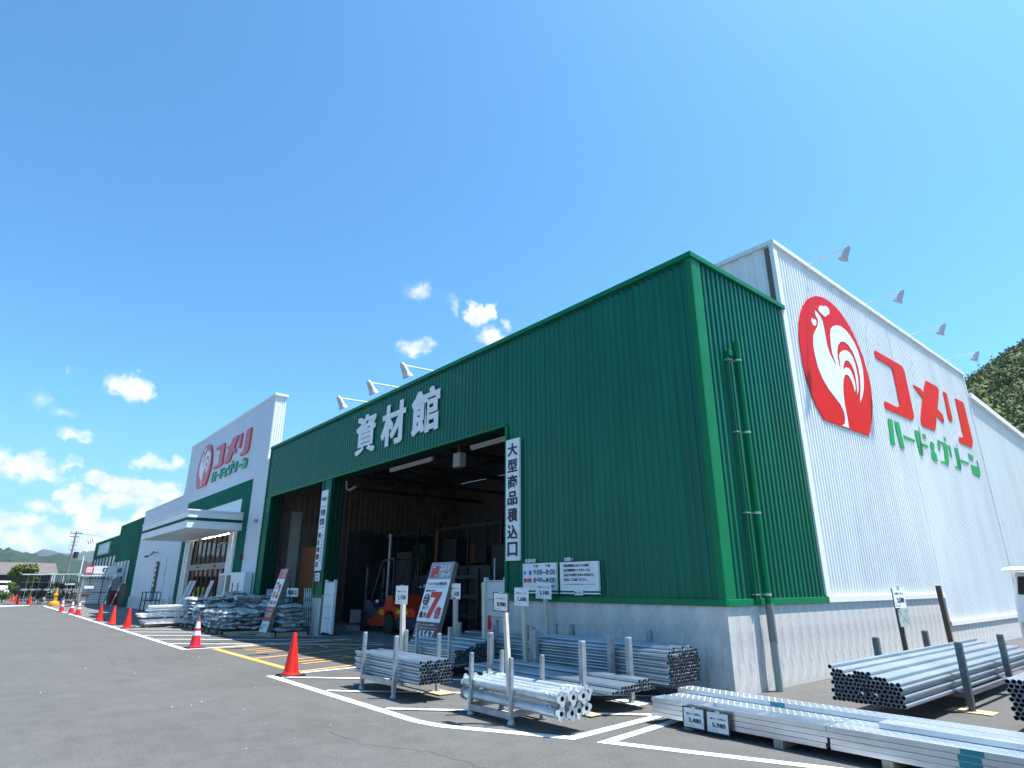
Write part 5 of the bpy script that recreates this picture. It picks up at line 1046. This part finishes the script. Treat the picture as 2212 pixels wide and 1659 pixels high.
for k in range(14):
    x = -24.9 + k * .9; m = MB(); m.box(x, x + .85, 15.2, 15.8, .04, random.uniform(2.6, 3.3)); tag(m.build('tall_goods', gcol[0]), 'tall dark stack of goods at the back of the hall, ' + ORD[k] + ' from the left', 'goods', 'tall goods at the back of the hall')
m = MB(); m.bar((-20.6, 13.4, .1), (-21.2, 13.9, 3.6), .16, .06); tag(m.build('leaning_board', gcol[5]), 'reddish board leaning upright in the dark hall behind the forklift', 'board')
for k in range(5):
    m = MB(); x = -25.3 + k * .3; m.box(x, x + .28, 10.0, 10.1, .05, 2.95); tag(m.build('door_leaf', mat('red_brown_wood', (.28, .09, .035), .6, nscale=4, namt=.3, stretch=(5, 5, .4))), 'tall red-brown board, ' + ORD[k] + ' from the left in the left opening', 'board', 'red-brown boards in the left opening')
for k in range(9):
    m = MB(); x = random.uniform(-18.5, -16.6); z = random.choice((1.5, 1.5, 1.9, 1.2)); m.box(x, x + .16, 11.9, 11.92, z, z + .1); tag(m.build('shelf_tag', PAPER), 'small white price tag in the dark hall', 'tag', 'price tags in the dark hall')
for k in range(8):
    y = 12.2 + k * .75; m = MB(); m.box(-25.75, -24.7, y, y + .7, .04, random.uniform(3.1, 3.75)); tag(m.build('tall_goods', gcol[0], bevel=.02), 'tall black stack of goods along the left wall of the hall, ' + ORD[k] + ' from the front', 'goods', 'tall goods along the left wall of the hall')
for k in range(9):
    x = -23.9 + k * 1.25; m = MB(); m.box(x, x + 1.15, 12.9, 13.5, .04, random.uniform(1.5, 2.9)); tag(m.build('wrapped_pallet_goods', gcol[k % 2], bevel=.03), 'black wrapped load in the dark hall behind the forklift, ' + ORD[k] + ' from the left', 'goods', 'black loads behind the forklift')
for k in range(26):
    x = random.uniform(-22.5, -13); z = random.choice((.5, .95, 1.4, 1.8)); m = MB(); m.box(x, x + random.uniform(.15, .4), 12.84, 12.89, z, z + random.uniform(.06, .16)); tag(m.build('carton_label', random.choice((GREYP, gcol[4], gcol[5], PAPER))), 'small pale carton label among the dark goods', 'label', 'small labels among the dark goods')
shelf_rack('low dark shelf behind the forklift with small tags', -19.6, -15.9, 12.0, 2.0, (.5, 1.1, 1.7), d=.5)
m = MB(); m.box(-20.3, -20.1, 9.9, 10.2, .3, .7); m.box(-20.5, -20.1, 9.9, 10.2, .04, .2); tag(m.build('white_crate', GREYP), 'small grey crate on the floor left of the forklift', 'crate')
m = MB(); m.tube((-21.6, 12, 0), (-21.6, 12, 3.4), .06, 8); tag(m.build('steel_column', GALVD), 'thin steel column inside the hall left of the forklift', 'column')
for x in (-13.3, -11.6):
    m = MB(); m.tube((x, 10.6, 0), (x, 10.6, 2.2), .035, 8); tag(m.build('steel_stand', GALVD), 'thin steel stand at the ' + ('left' if x < -12 else 'right') + ' behind the discount sign', 'stand')

# =================================================================== kerosene booth and plant shelters
X0 = -56.0
kb = thing('kerosene_booth', 'small roofed kerosene booth with a white and red sign and a caged white tank', 'booth', (X0 - 1.5, 7.1, 0))
m = MB(); m.box(X0 - 2.6, X0 + .1, 5.75, 8.4, 2.12, 2.26); m.build('roof', WTRIM, kb)
m = MB(); m.box(X0 + .0, X0 + .12, 5.85, 8.4, 2.3, 2.86); sb = m.build('sign_board', PAPER, kb)
m = MB(); m.box(X0 + .122, X0 + .13, 5.85, 6.42, 2.3, 2.86); ic = m.build('red_panel', REDP, sb)
m = MB(); flat_poly(m, [(.1, .08), (.47, .08), (.47, .38), (.54, .46), (.5, .5), (.42, .44), (.3, .48), (.14, .46), (.1, .4)], (X0 + .131, 5.85, 2.3), SX, FZ, 1, 1, .006); m.build('tank_icon', PAPER, sb)
m = MB()
for a in (.2, .35):
    for b_ in (.17, .3): flat_poly(m, [(a + .03 * math.cos(q), b_ + .035 * math.sin(q)) for q in [math.pi / 3 * w_ for w_ in range(6)]], (X0 + .138, 5.85, 2.3), SX, FZ, 1, 1, .004)
m.build('icon_dots', REDP, sb)
m = MB(); lay(m, '灯', (X0 + .125, 6.95, 2.4), SX, FZ, .36, .36, .05); lay(m, '油', (X0 + .125, 7.85, 2.4), SX, FZ, .36, .36, .05); m.build('lettering', mat('brown_print', (.1, .03, .02), .6), sb)
for y in (5.8, 6.35, 7.15, 7.75, 8.3):
    m = MB(); m.box(X0 - .03, X0 + .03, y - .03, y + .03, 0, 2.12); m.build('post', BROWN, kb)
for z in (.12, .95, 1.9): m = MB(); m.box(X0 - .02, X0 + .02, 5.8, 8.3, z, z + .05); m.build('rail', BROWN, kb)
m = MB(); m.box(X0 - .8, X0 - .3, 5.95, 7.6, .15, 1.95); tk = m.build('white_tank', WTRIM, kb, bevel=.08)
for k in range(9): m = MB(); m.box(X0 - .31, X0 - .28, 5.97, 7.58, .3 + k * .18, .32 + k * .18); m.build('tank_rib', GREYP, tk)
m = MB(); m.box(X0 + .03, X0 + .05, 5.95, 6.45, .72, .88); rp = m.build('red_plate', MAROON, kb); m = MB(); m.box(X0 + .03, X0 + .05, 6.05, 6.65, 1.25, 1.45); m.build('notice', PAPER, kb)
m = MB(); m.box(X0 - .4, X0 + .1, 7.78, 8.25, 0, 1.1); m.build('pump_cabinet_lower', mat('dark_red_cabinet', (.25, .01, .03), .5), kb); m = MB(); m.box(X0 - .4, X0 + .1, 7.78, 8.25, 1.1, 2.0); m.build('pump_cabinet_upper', GREYP, kb)
m = MB(); m.box(X0 - 2.6, X0 + .2, 5.7, 8.4, 0, .1); m.build('base_slab', SLAB, kb)

def clump(mb, c, rad, n, s, sq=1.0, rnd=random):
    for _ in range(n):
        th = rnd.uniform(0, 6.283); ph = math.acos(rnd.uniform(-1, 1)); r = rnd.uniform(.35, 1) ** .6
        p = Vector((math.sin(ph) * math.cos(th) * rad[0], math.sin(ph) * math.sin(th) * rad[1], math.cos(ph) * rad[2])) * r + Vector(c)
        a = Vector((rnd.uniform(-1, 1), rnd.uniform(-1, 1), rnd.uniform(-1, 1))).normalized() * s; b_ = a.orthogonal().normalized() * s * .6; b_.rotate(Matrix.Rotation(rnd.uniform(0, 6), 3, a.normalized()))
        mb.add([p - a, p + b_, p + a, p - b_], [(0, 1, 2, 3)])
for i, (y0, y1) in enumerate(((2.8, 4.2), (4.3, 5.5), (5.6, 6.6))):
    xx = -65.5 + i * .3
    t = thing('plant_shelter', 'flat roofed plant shelf shelter left of the kerosene booth, ' + ('left', 'middle', 'right')[i] + ' one', 'plant stand', (xx, (y0 + y1) / 2, 0), group='plant shelters')
    m = MB(); m.box(xx - 2.2, xx + .3, y0 - .1, y1 + .1, 2.3 + i * .02, 2.38 + i * .02); m.build('roof', mat('pale_green_roof', (.5, .6, .55), .5), t)
    for y in (y0, (y0 + y1) / 2, y1):
        for x in (xx, xx - 1.6): m = MB(); m.tube((x, y, 0), (x, y, 2.3), .03, 6); m.build('post', CHAR, t)
    for z in (.35, 1.05, 1.7): m = MB(); m.box(xx - 1.5, xx + .05, y0, y1, z, z + .05); m.build('shelf', GREYP, t)
    for q in range(7): yq = y0 + (q + .5) * (y1 - y0) / 7; m = MB(); m.tube((xx + .06, yq, .3), (xx + .06, yq, 2.3), .016, 5); m.build('front_bar', PLATE if q % 2 else CHAR, t)
    m = MB(); m.box(xx, xx + .05, y0, y1, 1.15, 1.2); m.build('front_rail', WTRIM, t)
    m = MB()
    for z in (.5, 1.3): 
        for k in range(7): clump(m, (xx - random.uniform(.1, 1.3), y0 + (y1 - y0) * (k + .5) / 7, z + .1), (.3, .18, random.uniform(.25, .55)), 110, .07)
    tag(m.build('potted_plants', SHRUB, fixn=False), 'green potted plants on the ' + ('left', 'middle', 'right')[i] + ' plant shelter', 'plants', kind='stuff')
    for k in range(4):
        m = MB(); y = y0 + .15 + k * (y1 - y0 - .3) / 3; z = random.choice((.4, 1.1)); m.box(xx - .1, xx + .0, y - .08, y + .08, z, z + .16); tag(m.build('flower_pot', random.choice([PAPER, CHAR, GREYP])), 'small pot on the plant shelter shelf', 'pot', 'pots on the plant shelters')
ls = thing('shelter_sign', 'white cut-out lettering on the plant shelter beside the kerosene booth', 'lettering', (-64.8, 6.1, 1.5)); m = MB(); lay(m, 'Loven', (-64.7, 5.62, 1.5), SX, FZ, .7, .2, .05, .02); m.build('lettering', PAPER, ls)
yb = thing('yellow_barrier_post', 'orange yellow post with a round weighted base at the end of the painted line', 'bollard', (-59.8, 4.77, 0))
m = MB(); m.lathe([(0, 0), (.34, 0), (.36, .12), (.3, .28), (.12, .34), (0, .35)], 18, (-59.8, 4.77, 0)); m.build('base', YELL, yb, smooth=True); m = MB(); m.lathe([(.12, .3), (.1, .7), (.16, .75), (.15, .85), (.07, .9), (.06, 1.28), (0, 1.3)], 14, (-59.8, 4.77, 0)); m.build('post', YELL, yb, smooth=True)
# flags
def flag(label, base, top, cloth, mt, w=.35):
    t = thing('banner_flag', label, 'flag', base); m = MB(); m.tube(base, top, .02, 6); m.build('pole', WTRIM, t)
    m = MB(); vs = []; n = 9
    for i in range(n): z = cloth[0] + (cloth[1] - cloth[0]) * i / (n - 1); f = (z - base[2]) / (top[2] - base[2]); x = base[0] + (top[0] - base[0]) * f; y = base[1] + (top[1] - base[1]) * f; vs += [(x, y, z), (x + w * (.4 + .25 * math.sin(i * 1.3)), y - .04 * math.sin(i * 2), z - .05), (x, y + .01, z), (x + w * (.4 + .25 * math.sin(i * 1.3)), y - .04 * math.sin(i * 2) + .01, z - .05)]
    for i in range(n - 1): a = i * 4; m.add(vs[a:a + 8], [(0, 1, 5, 4), (2, 6, 7, 3)])
    m.build('cloth', mt, t)
flag('thin pale blue banner flag furled on its pole in front of the entrance wall', (-36.9, 7.4, .0), (-37.1, 7.4, 3.05), (1.2, 3.0), mat('pale_blue_cloth', (.45, .7, .8), .7), .22)
flag('white banner flag leaning beside the kerosene booth sign', (-55.2, 7.2, 0), (-55.3, 7.9, 2.95), (1.1, 2.6), mat('white_cloth', (.75, .76, .8), .7), .3)
flag('small white flag on a leaning pole right of the kerosene booth', (-53.6, 7.6, 0), (-53.6, 8.1, 2.1), (.6, 1.5), mat('white_cloth', (.75, .76, .8), .7), .2)
bn = thing('wall_banner', 'narrow brown and teal vertical banner on the white wall', 'banner', (-44.5, 8.35, 1)); m = MB(); m.box(-44.9, -44.2, 8.36, 8.4, 1.3, 2.9); m.build('cloth', mat('brown_banner', (.16, .08, .06), .7), bn)
m = MB(); m.box(-44.9, -44.2, 8.355, 8.4, .5, 1.3); m.build('lower_cloth', mat('teal_banner', (.03, .25, .25), .7, nscale=4, namt=.5), bn)
m = MB()
for k in range(5): m.box(-44.72, -44.4, 8.345, 8.355, 2.6 - k * .3, 2.78 - k * .3)
m.build('print', PAPER, bn)
# sandwich boards by the door
for i, (x, y, l) in enumerate(((-34.6, 7.6, 'leftmost'), (-33.9, 7.6, 'middle'), (-31.2, 7.7, 'rightmost'))):
    t = thing('leaning_sign', 'slim white leaning board in front of the entrance glass, ' + l + ' of three', 'sign board', (x, y, .02), rot=(-R(16), 0, 0), group='slim boards at the entrance'); m = MB(); m.box(0, .55, 0, .06, 0, 1.75); m.build('panel', mat('mauve_white_board', (.55, .52, .56), .5, nscale=6, namt=.2), t); m = MB(); m.box(.55, .6, .005, .07, 0, 1.75); m.build('edge', MAROON, t)
rf = thing('red_trolley', 'dark red metal trolley in front of the white wall', 'trolley', (-39, 7.3, 0))
for x in (-39.6, -38.6):
    for y in (7.0, 7.7): m = MB(); m.tube((x, y, 0), (x, y, 1.15), .03, 6); m.build('frame_post', MAROON, rf)
for z in (.2, .7, 1.12): m = MB(); m.box(-39.6, -38.6, 7.0, 7.7, z, z + .04); m.build('deck', MAROON if z < 1 else CHAR, rf)
for x, y, h in ((-33.4, 7.0, 1.0), (-29.4, 7.2, 1.05)): m = MB(); m.tube((x, y, 0), (x, y, h), .07, 10); tag(m.build('white_bollard', WTRIM), 'white round bollard ' + ('left' if x < -31 else 'right') + ' of the entrance', 'bollard', 'white bollards at the entrance')

# =================================================================== utility pole, lamp, trees, far buildings
up = thing('utility_pole', 'tall concrete utility pole with transformer beyond the plant shelters', 'utility pole', (-139.5, 12.0, 0))
m = MB(); m.tube((-139.5, 12, 0), (-139.5, 12.1, 10.9), .2, 10, .13); m.build('pole', mat('pole_concrete', (.2, .18, .17), .8), up)
for z in (10.5, 9.9): m = MB(); m.box(-139.6, -139.45, 11.2, 13.0 if z > 10 else 12.7, z, z + .12); m.build('crossarm', CHAR, up)
for k, y in enumerate((11.3, 12.4, 12.8)): m = MB(); m.tube((-139.5, y, 10.6), (-139.5, y, 10.95), .06, 6); m.build('insulator', GREYP, up)
m = MB(); m.tube((-139.5, 12.75, 6.2), (-139.5, 12.75, 7.3), .4, 12); m.build('transformer', CHAR, up)
for z in (9.0, 8.4, 7.6): m = MB(); m.box(-139.55, -139.45, 11.5, 12.6, z, z + .08); m.build('bracket', CHAR, up)
m = MB(); a = Vector((-139.4, 12.9, 10.6)); b_ = Vector((-139, 60, 9.5)); pr = a
for k in range(1, 13): f = k / 12; q = a.lerp(b_, f) - Vector((0, 0, 1.6 * math.sin(math.pi * f))); m.tube(pr, q, .03, 4, cap=False); pr = q
tag(m.build('power_line', CHAR), 'dark power line running right from the utility pole', 'cable')
lp = thing('street_lamp', 'thin white lamp post with a round head behind the kerosene booth', 'lamp post', (-99.5, 10, 0)); m = MB(); m.tube((-99.5, 10, 0), (-99.5, 10, 5.6), .09, 8, .06); m.build('pole', WTRIM, lp); m = MB(); m.lathe([(0, 5.55), (.25, 5.6), (.3, 5.8), (.18, 5.98), (0, 6)], 12, (-99.5, 10, 0)); m.build('lamp_head', PAPER, lp)
m = MB(); m.box(-100.1, -100, 7.15, 7.5, 0, 2.9); tag(m.build('white_post', WTRIM), 'short thick white post beyond the shelters, left one', 'post'); m = MB(); m.tube((-101, 8.4, 0), (-101, 8.4, 2.7), .18, 8); tag(m.build('white_post', WTRIM), 'short thick white post beyond the shelters, right one', 'post')
fb_ = thing('long_low_building', 'long low building with a brown grey roof beyond the parking lot', 'building', (-116, -6, 0))
m = MB(); m.box(-124, -113, -34, 8.0, 0, 2.9); m.build('wall', CHAR, fb_)
m = MB(); m.prism([(-126, 2.9), (-111.5, 2.9), (-111.5, 3.05), (-119, 4.7), (-126, 3.1)], -35, 8.6); m.build('roof', mat('brown_grey_roof', (.12, .1, .098), .8, nscale=.8, namt=.2, stretch=(1, 1, 1)), fb_)
m = MB(); m.box(-111.5, -111.3, -35, 8.6, 2.85, 3.08); m.build('eaves_board', GREYP, fb_)
cv = thing('parked_van', 'small white van parked beyond the grass bank at the far left', 'van', (-103, 2.4, 0))
m = MB(); m.prism([(-105, .3), (-105, 1.3), (-104.7, 1.95), (-102.2, 2.0), (-101.4, 1.35), (-100.9, 1.1), (-100.8, .3)], 1.6, 3.2); m.build('body', WTRIM, cv, bevel=.05); m = MB(); m.prism([(-104.8, 1.35), (-104.6, 1.85), (-102.3, 1.88), (-101.6, 1.37)], 1.57, 3.23); m.build('window', DGLASS, cv)
m = MB(); m.box(-101.66, -101.5, 1.75, 3.05, 1.4, 1.8); m.build('windscreen', DGLASS, cv)
for x in (-104.3, -101.6):
    for y in (1.62, 3.0): m = MB(); m.tube((x, y, .3), (x, y + .18, .3), .3, 12); m.build('wheel', RUBBER, cv)
m = MB(); n = 40
for i in range(n + 1):
    y = -40 + i * 1.09
    for j in range(7): x = -94 - j * 1.2; z = 1.25 * math.sin(math.pi * j / 6) ** .8 * (1 if y < 2 else max(0, (3.5 - y) / 1.5)); m.v.append((x, y, z + .06 * noise.noise(Vector((x, y, 0)))))
for i in range(n):
    for j in range(6): a = i * 7 + j; m.f.append((a, a + 1, a + 8, a + 7)); m.m.append(0)
m.build('grass_bank', GRASS, kind='structure', smooth=True)
m = MB(); m.box(-92.3, -92, -40, 3.2, 0, .14); m.build('kerb', SLAB, kind='structure')
def tree(name, label, x, y, h, cr, nleaf, mt, trunk=.12, zc=None, s=.16, group='trees beyond the parking lot'):
    t = thing(name, label, 'tree', (x, y, 0), group=group); m = MB(); m.tube((x, y, 0), (x, y, h * .55), trunk, 8, trunk * .6)
    for k in range(5): a = k * 1.3; m.tube((x, y, h * (.35 + .04 * k)), (x + cr[0] * .6 * math.cos(a), y + cr[1] * .6 * math.sin(a), h * (.6 + .05 * k)), trunk * .4, 5, trunk * .15)
    m.build('trunk', WOODD, t); m = MB(); rr = random.Random(int(x * 7 + y))
    for k in range(11): c = (x + rr.uniform(-.6, .6) * cr[0], y + rr.uniform(-.6, .6) * cr[1], (zc or h * .65) + rr.uniform(-.55, .55) * cr[2]); clump(m, c, (cr[0] * .45, cr[1] * .45, cr[2] * .42), nleaf // 11, s, rnd=rr)
    m.build('crown', mt, t, fixn=False)
tree('garden_tree', 'yellow green bushy tree in front of the long brown roof', -88, 3.7, 4.0, (1.2, 1.6, 1.3), 1500, mat('yellow_green_leaves', (.15, .2, .03), .8, nscale=1, col2=(.05, .09, .015)), zc=2.8)
for i, (x, y, h) in enumerate(((-96, -.4, 2.0), (-97, 3.4, 1.9), (-86, 1.6, 1.2), (-74, 2.0, .9))):
    tree('round_shrub', 'low round green shrub, ' + ('behind the grass bank left of the van', 'behind the grass bank right of the van', 'in front of the grass bank', 'at the end of the red cones')[i], x, y, h, (.7, .8, h * .4), 500, SHRUB, .05, s=.1, group='shrubs beyond the parking lot')

# =================================================================== small truck at the right edge
tr = thing('small_truck', 'white small truck with a roof deflector by the white hall, cut by the right edge', 'truck', (-2.6, 17.6, 0))
m = MB(); m.prism([(16.0, .42), (15.97, .75), (16.03, 1.08), (16.14, 1.34), (16.42, 1.7), (16.6, 1.76), (17.3, 1.78), (17.42, 1.7), (17.45, .42)], -3.36, -1.9, axis='x'); m.build('cab', WTRIM, tr, bevel=.06)
m = MB(); m.prism([(16.12, 1.32), (16.11, 1.34), (16.38, 1.67), (16.41, 1.66)], -3.27, -1.99, axis='x'); m.build('windscreen', DGLASS, tr)
m = MB(); m.prism([(16.3, 1.3), (16.5, 1.64), (17.2, 1.66), (17.25, 1.3)], -3.375, -3.36, axis='x'); m.build('side_window', DGLASS, tr)
m = MB(); m.prism([(15.9, 1.79), (16.2, 1.78), (16.75, 1.83), (16.75, 1.87), (16.2, 1.84)], -3.42, -1.84, axis='x'); m.build('roof_deflector', WTRIM, tr)
m = MB(); m.box(-3.34, -1.92, 17.5, 19.4, .6, .68); m.box(-3.34, -3.3, 17.5, 19.4, .68, .98); m.box(-1.96, -1.92, 17.5, 19.4, .68, .98); m.build('cargo_bed', WTRIM, tr)
m = MB(); m.box(-3.3, -1.96, 15.93, 16.0, .42, .6); m.build('bumper', GREYP, tr, bevel=.02)
for x in (-3.3, -2.15): m = MB(); m.box(x, x + .2, 15.94, 15.98, .66, .82); m.build('headlight', PLATE, tr, bevel=.01)
m = MB(); m.bar((-1.88, 16.15, 1.2), (-1.76, 16.05, 1.25), .03, .03); m.box(-1.8, -1.68, 16.0, 16.06, 1.1, 1.36); m.build('mirror', CHAR, tr)
for y in (16.5, 18.9):
    for x in (-3.36, -2.04): m = MB(); m.tube((x, y, .27), (x + .14, y, .27), .27, 16); m.build('wheel', RUBBER, tr)

# =================================================================== hills
def ridge(name, dist, prof, mt, a0, a1, depth, n=220, rough=1.0):
    """range of hills: profile = list of (azimuth degrees from -x towards +y, elevation degrees)"""
    m = MB(); rows = 14; prof = sorted(prof)
    def pe(a):
        if a <= prof[0][0]: return prof[0][1]
        for (p, q), (p2, q2) in zip(prof, prof[1:]):
            if a <= p2: f = (a - p) / (p2 - p); f = f * f * (3 - 2 * f); return q + (q2 - q) * f
        return prof[-1][1]
    for i in range(n + 1):
        a = a0 + (a1 - a0) * i / n
        for j in range(rows):
            f = j / (rows - 1); d = dist + depth * (f - 1)
            h = (1.5 + dist * math.tan(R(pe(a) + .10 * rough * noise.noise(Vector((a * 1.7, dist, 0))) + .05 * rough * noise.noise(Vector((a * 9, dist, 3)))))) * (math.sin(f * math.pi / 2)) ** 1.3
            h += dist * .0035 * rough * noise.noise(Vector((a * 3, f * 5, dist))) * f * 1.5 * (0 if j == rows - 1 else 1)
            m.v.append((-d * math.cos(R(a)), d * math.sin(R(a)), max(h, -1) if j else -1))
    for i in range(n):
        for j in range(rows - 1): k = i * rows + j; m.f.append((k, k + 1, k + rows + 1, k + rows)); m.m.append(0)
    return m.build(name, mt, kind='structure', smooth=True)
ridge('far_hills', 3200, [(-60, 1.6), (-30, 2.4), (-8, 1.9), (-2, 2.0), (2.4, 2.1), (3.3, 2.52), (4.1, 2.28), (4.9, 2.22), (6.2, 2.38), (9, 2.5), (20, 1.8), (40, 1.2)], FARHILL, -70, 45, 900, rough=.5)
ridge('wooded_hills', 900, [(-60, 2.6), (-25, 2.0), (-6, 2.3), (.75, 2.34), (1.4, 2.4), (2.0, 2.14), (2.5, 2.18), (2.9, 2.05), (3.4, 1.85), (4.0, 2.14), (4.8, 2.0), (5.6, 1.6), (8, 1.5), (20, 1.6), (40, 1.5)], NEARHILL, -70, 45, 420, n=420)
# the steep wooded hill behind the white hall
def hill_h(x, y):
    dx = x - 22; dy = y - 225
    base = 79 * math.exp(-((dx / 100) ** 2 + (dy / 105) ** 2)); base += 5 * noise.noise(Vector((x * .018, y * .018, 1))) * (base / 74) ** .4
    return base - 1.2
m = MB(); nx_, ny_ = 60, 60
for j in range(ny_ + 1):
    for i in range(nx_ + 1): x = -150 + 480 * i / nx_; y = 75 + 400 * j / ny_; m.v.append((x, y, hill_h(x, y)))
for j in range(ny_):
    for i in range(nx_): a = j * (nx_ + 1) + i; m.f.append((a, a + 1, a + nx_ + 2, a + nx_ + 1)); m.m.append(0)
m.build('steep_hill', FOREST, kind='structure', smooth=True)
import numpy as np
ico = bmesh.new(); bmesh.ops.create_icosphere(ico, subdivisions=2, radius=1); iv = [v.co.copy() for v in ico.verts]; ifc = [tuple(v.index for v in f.verts) for f in ico.faces]; ico.free()
def bump_r(v, s_): return 1 + .34 * noise.noise(v * 1.6 + Vector((s_ * 9, 0, 0))) + .2 * noise.noise(v * 4.2 + Vector((0, s_ * 7, 0)))
crown_me = []
for s_ in range(6):
    vs = [Vector((v.x * .86, v.y * .86, v.z * .7)) * bump_r(v, s_) for v in iv]; fs = [(f[0], f[1], f[2]) for f in ifc]; rr = random.Random(s_)
    for _ in range(620):     # leafy sprays over the crown
        v = Vector((rr.gauss(0, 1), rr.gauss(0, 1), rr.gauss(.25, 1))).normalized(); p = Vector((v.x, v.y, v.z * .82)) * bump_r(v, s_) * rr.uniform(.86, 1.08)
        nn = (v + Vector((rr.gauss(0, .45), rr.gauss(0, .45), rr.gauss(0, .45)))).normalized(); a = nn.orthogonal().normalized(); a.rotate(Matrix.Rotation(rr.uniform(0, 6.28), 3, nn)); c = nn.cross(a); q = rr.uniform(.05, .1)
        k = len(vs); vs += [p - a * q, p + c * q * .7, p + a * q, p - c * q * .7]; fs += [(k, k + 1, k + 2), (k, k + 2, k + 3)]
    crown_me.append((np.array([tuple(v) for v in vs]), np.array(fs)))
def crown_field(name, label, pts, mt):
    V = []; F = []; o_ = 0
    for x, y, z, s_ in pts:
        v, f = random.choice(crown_me); a = random.uniform(0, 6.28); ca, sa = math.cos(a) * s_, math.sin(a) * s_
        V.append(np.stack([x + v[:, 0] * ca - v[:, 1] * sa, y + v[:, 0] * sa + v[:, 1] * ca, z + v[:, 2] * s_], 1)); F.append(f + o_); o_ += len(v)
    V = np.concatenate(V); F = np.concatenate(F); me = bpy.data.meshes.new(name); me.vertices.add(len(V)); me.vertices.foreach_set('co', V.ravel()); me.loops.add(F.size); me.loops.foreach_set('vertex_index', F.ravel()); me.polygons.add(len(F)); me.polygons.foreach_set('loop_start', np.arange(0, F.size, 3)); me.polygons.foreach_set('loop_total', np.full(len(F), 3)); me.materials.append(mt); me.update(calc_edges=True); me.validate()
    o = bpy.data.objects.new(name, me); col.objects.link(o); tag(o, label, 'forest', kind='stuff'); return o
pts = []
rr = random.Random(5)
while len(pts) < 620:
    a = R(rr.uniform(76, 89)); d = rr.uniform(112, 222); x = -d * math.cos(a); y = d * math.sin(a); z = hill_h(x, y)
    if z < 10: continue
    pts.append((x, y, z + .6, rr.uniform(2.3, 4.6)))
crown_field('hillside_forest', 'dense green trees covering the steep hill behind the white hall', pts, FOREST)

# =================================================================== the air
hm_ = bpy.data.materials.new('haze_air'); hm_.use_nodes = True; t = hm_.node_tree; t.nodes.clear(); ho = t.nodes.new('ShaderNodeOutputMaterial'); pv = t.nodes.new('ShaderNodeVolumePrincipled')
pv.inputs['Color'].default_value = (.75, .88, 1, 1); pv.inputs['Density'].default_value = .0001; pv.inputs['Anisotropy'].default_value = .0; t.links.new(pv.outputs[0], ho.inputs['Volume'])
m = MB(); m.box(-3600, 700, -3400, 3400, -2.5, 175); m.build('haze', hm_, kind='stuff')
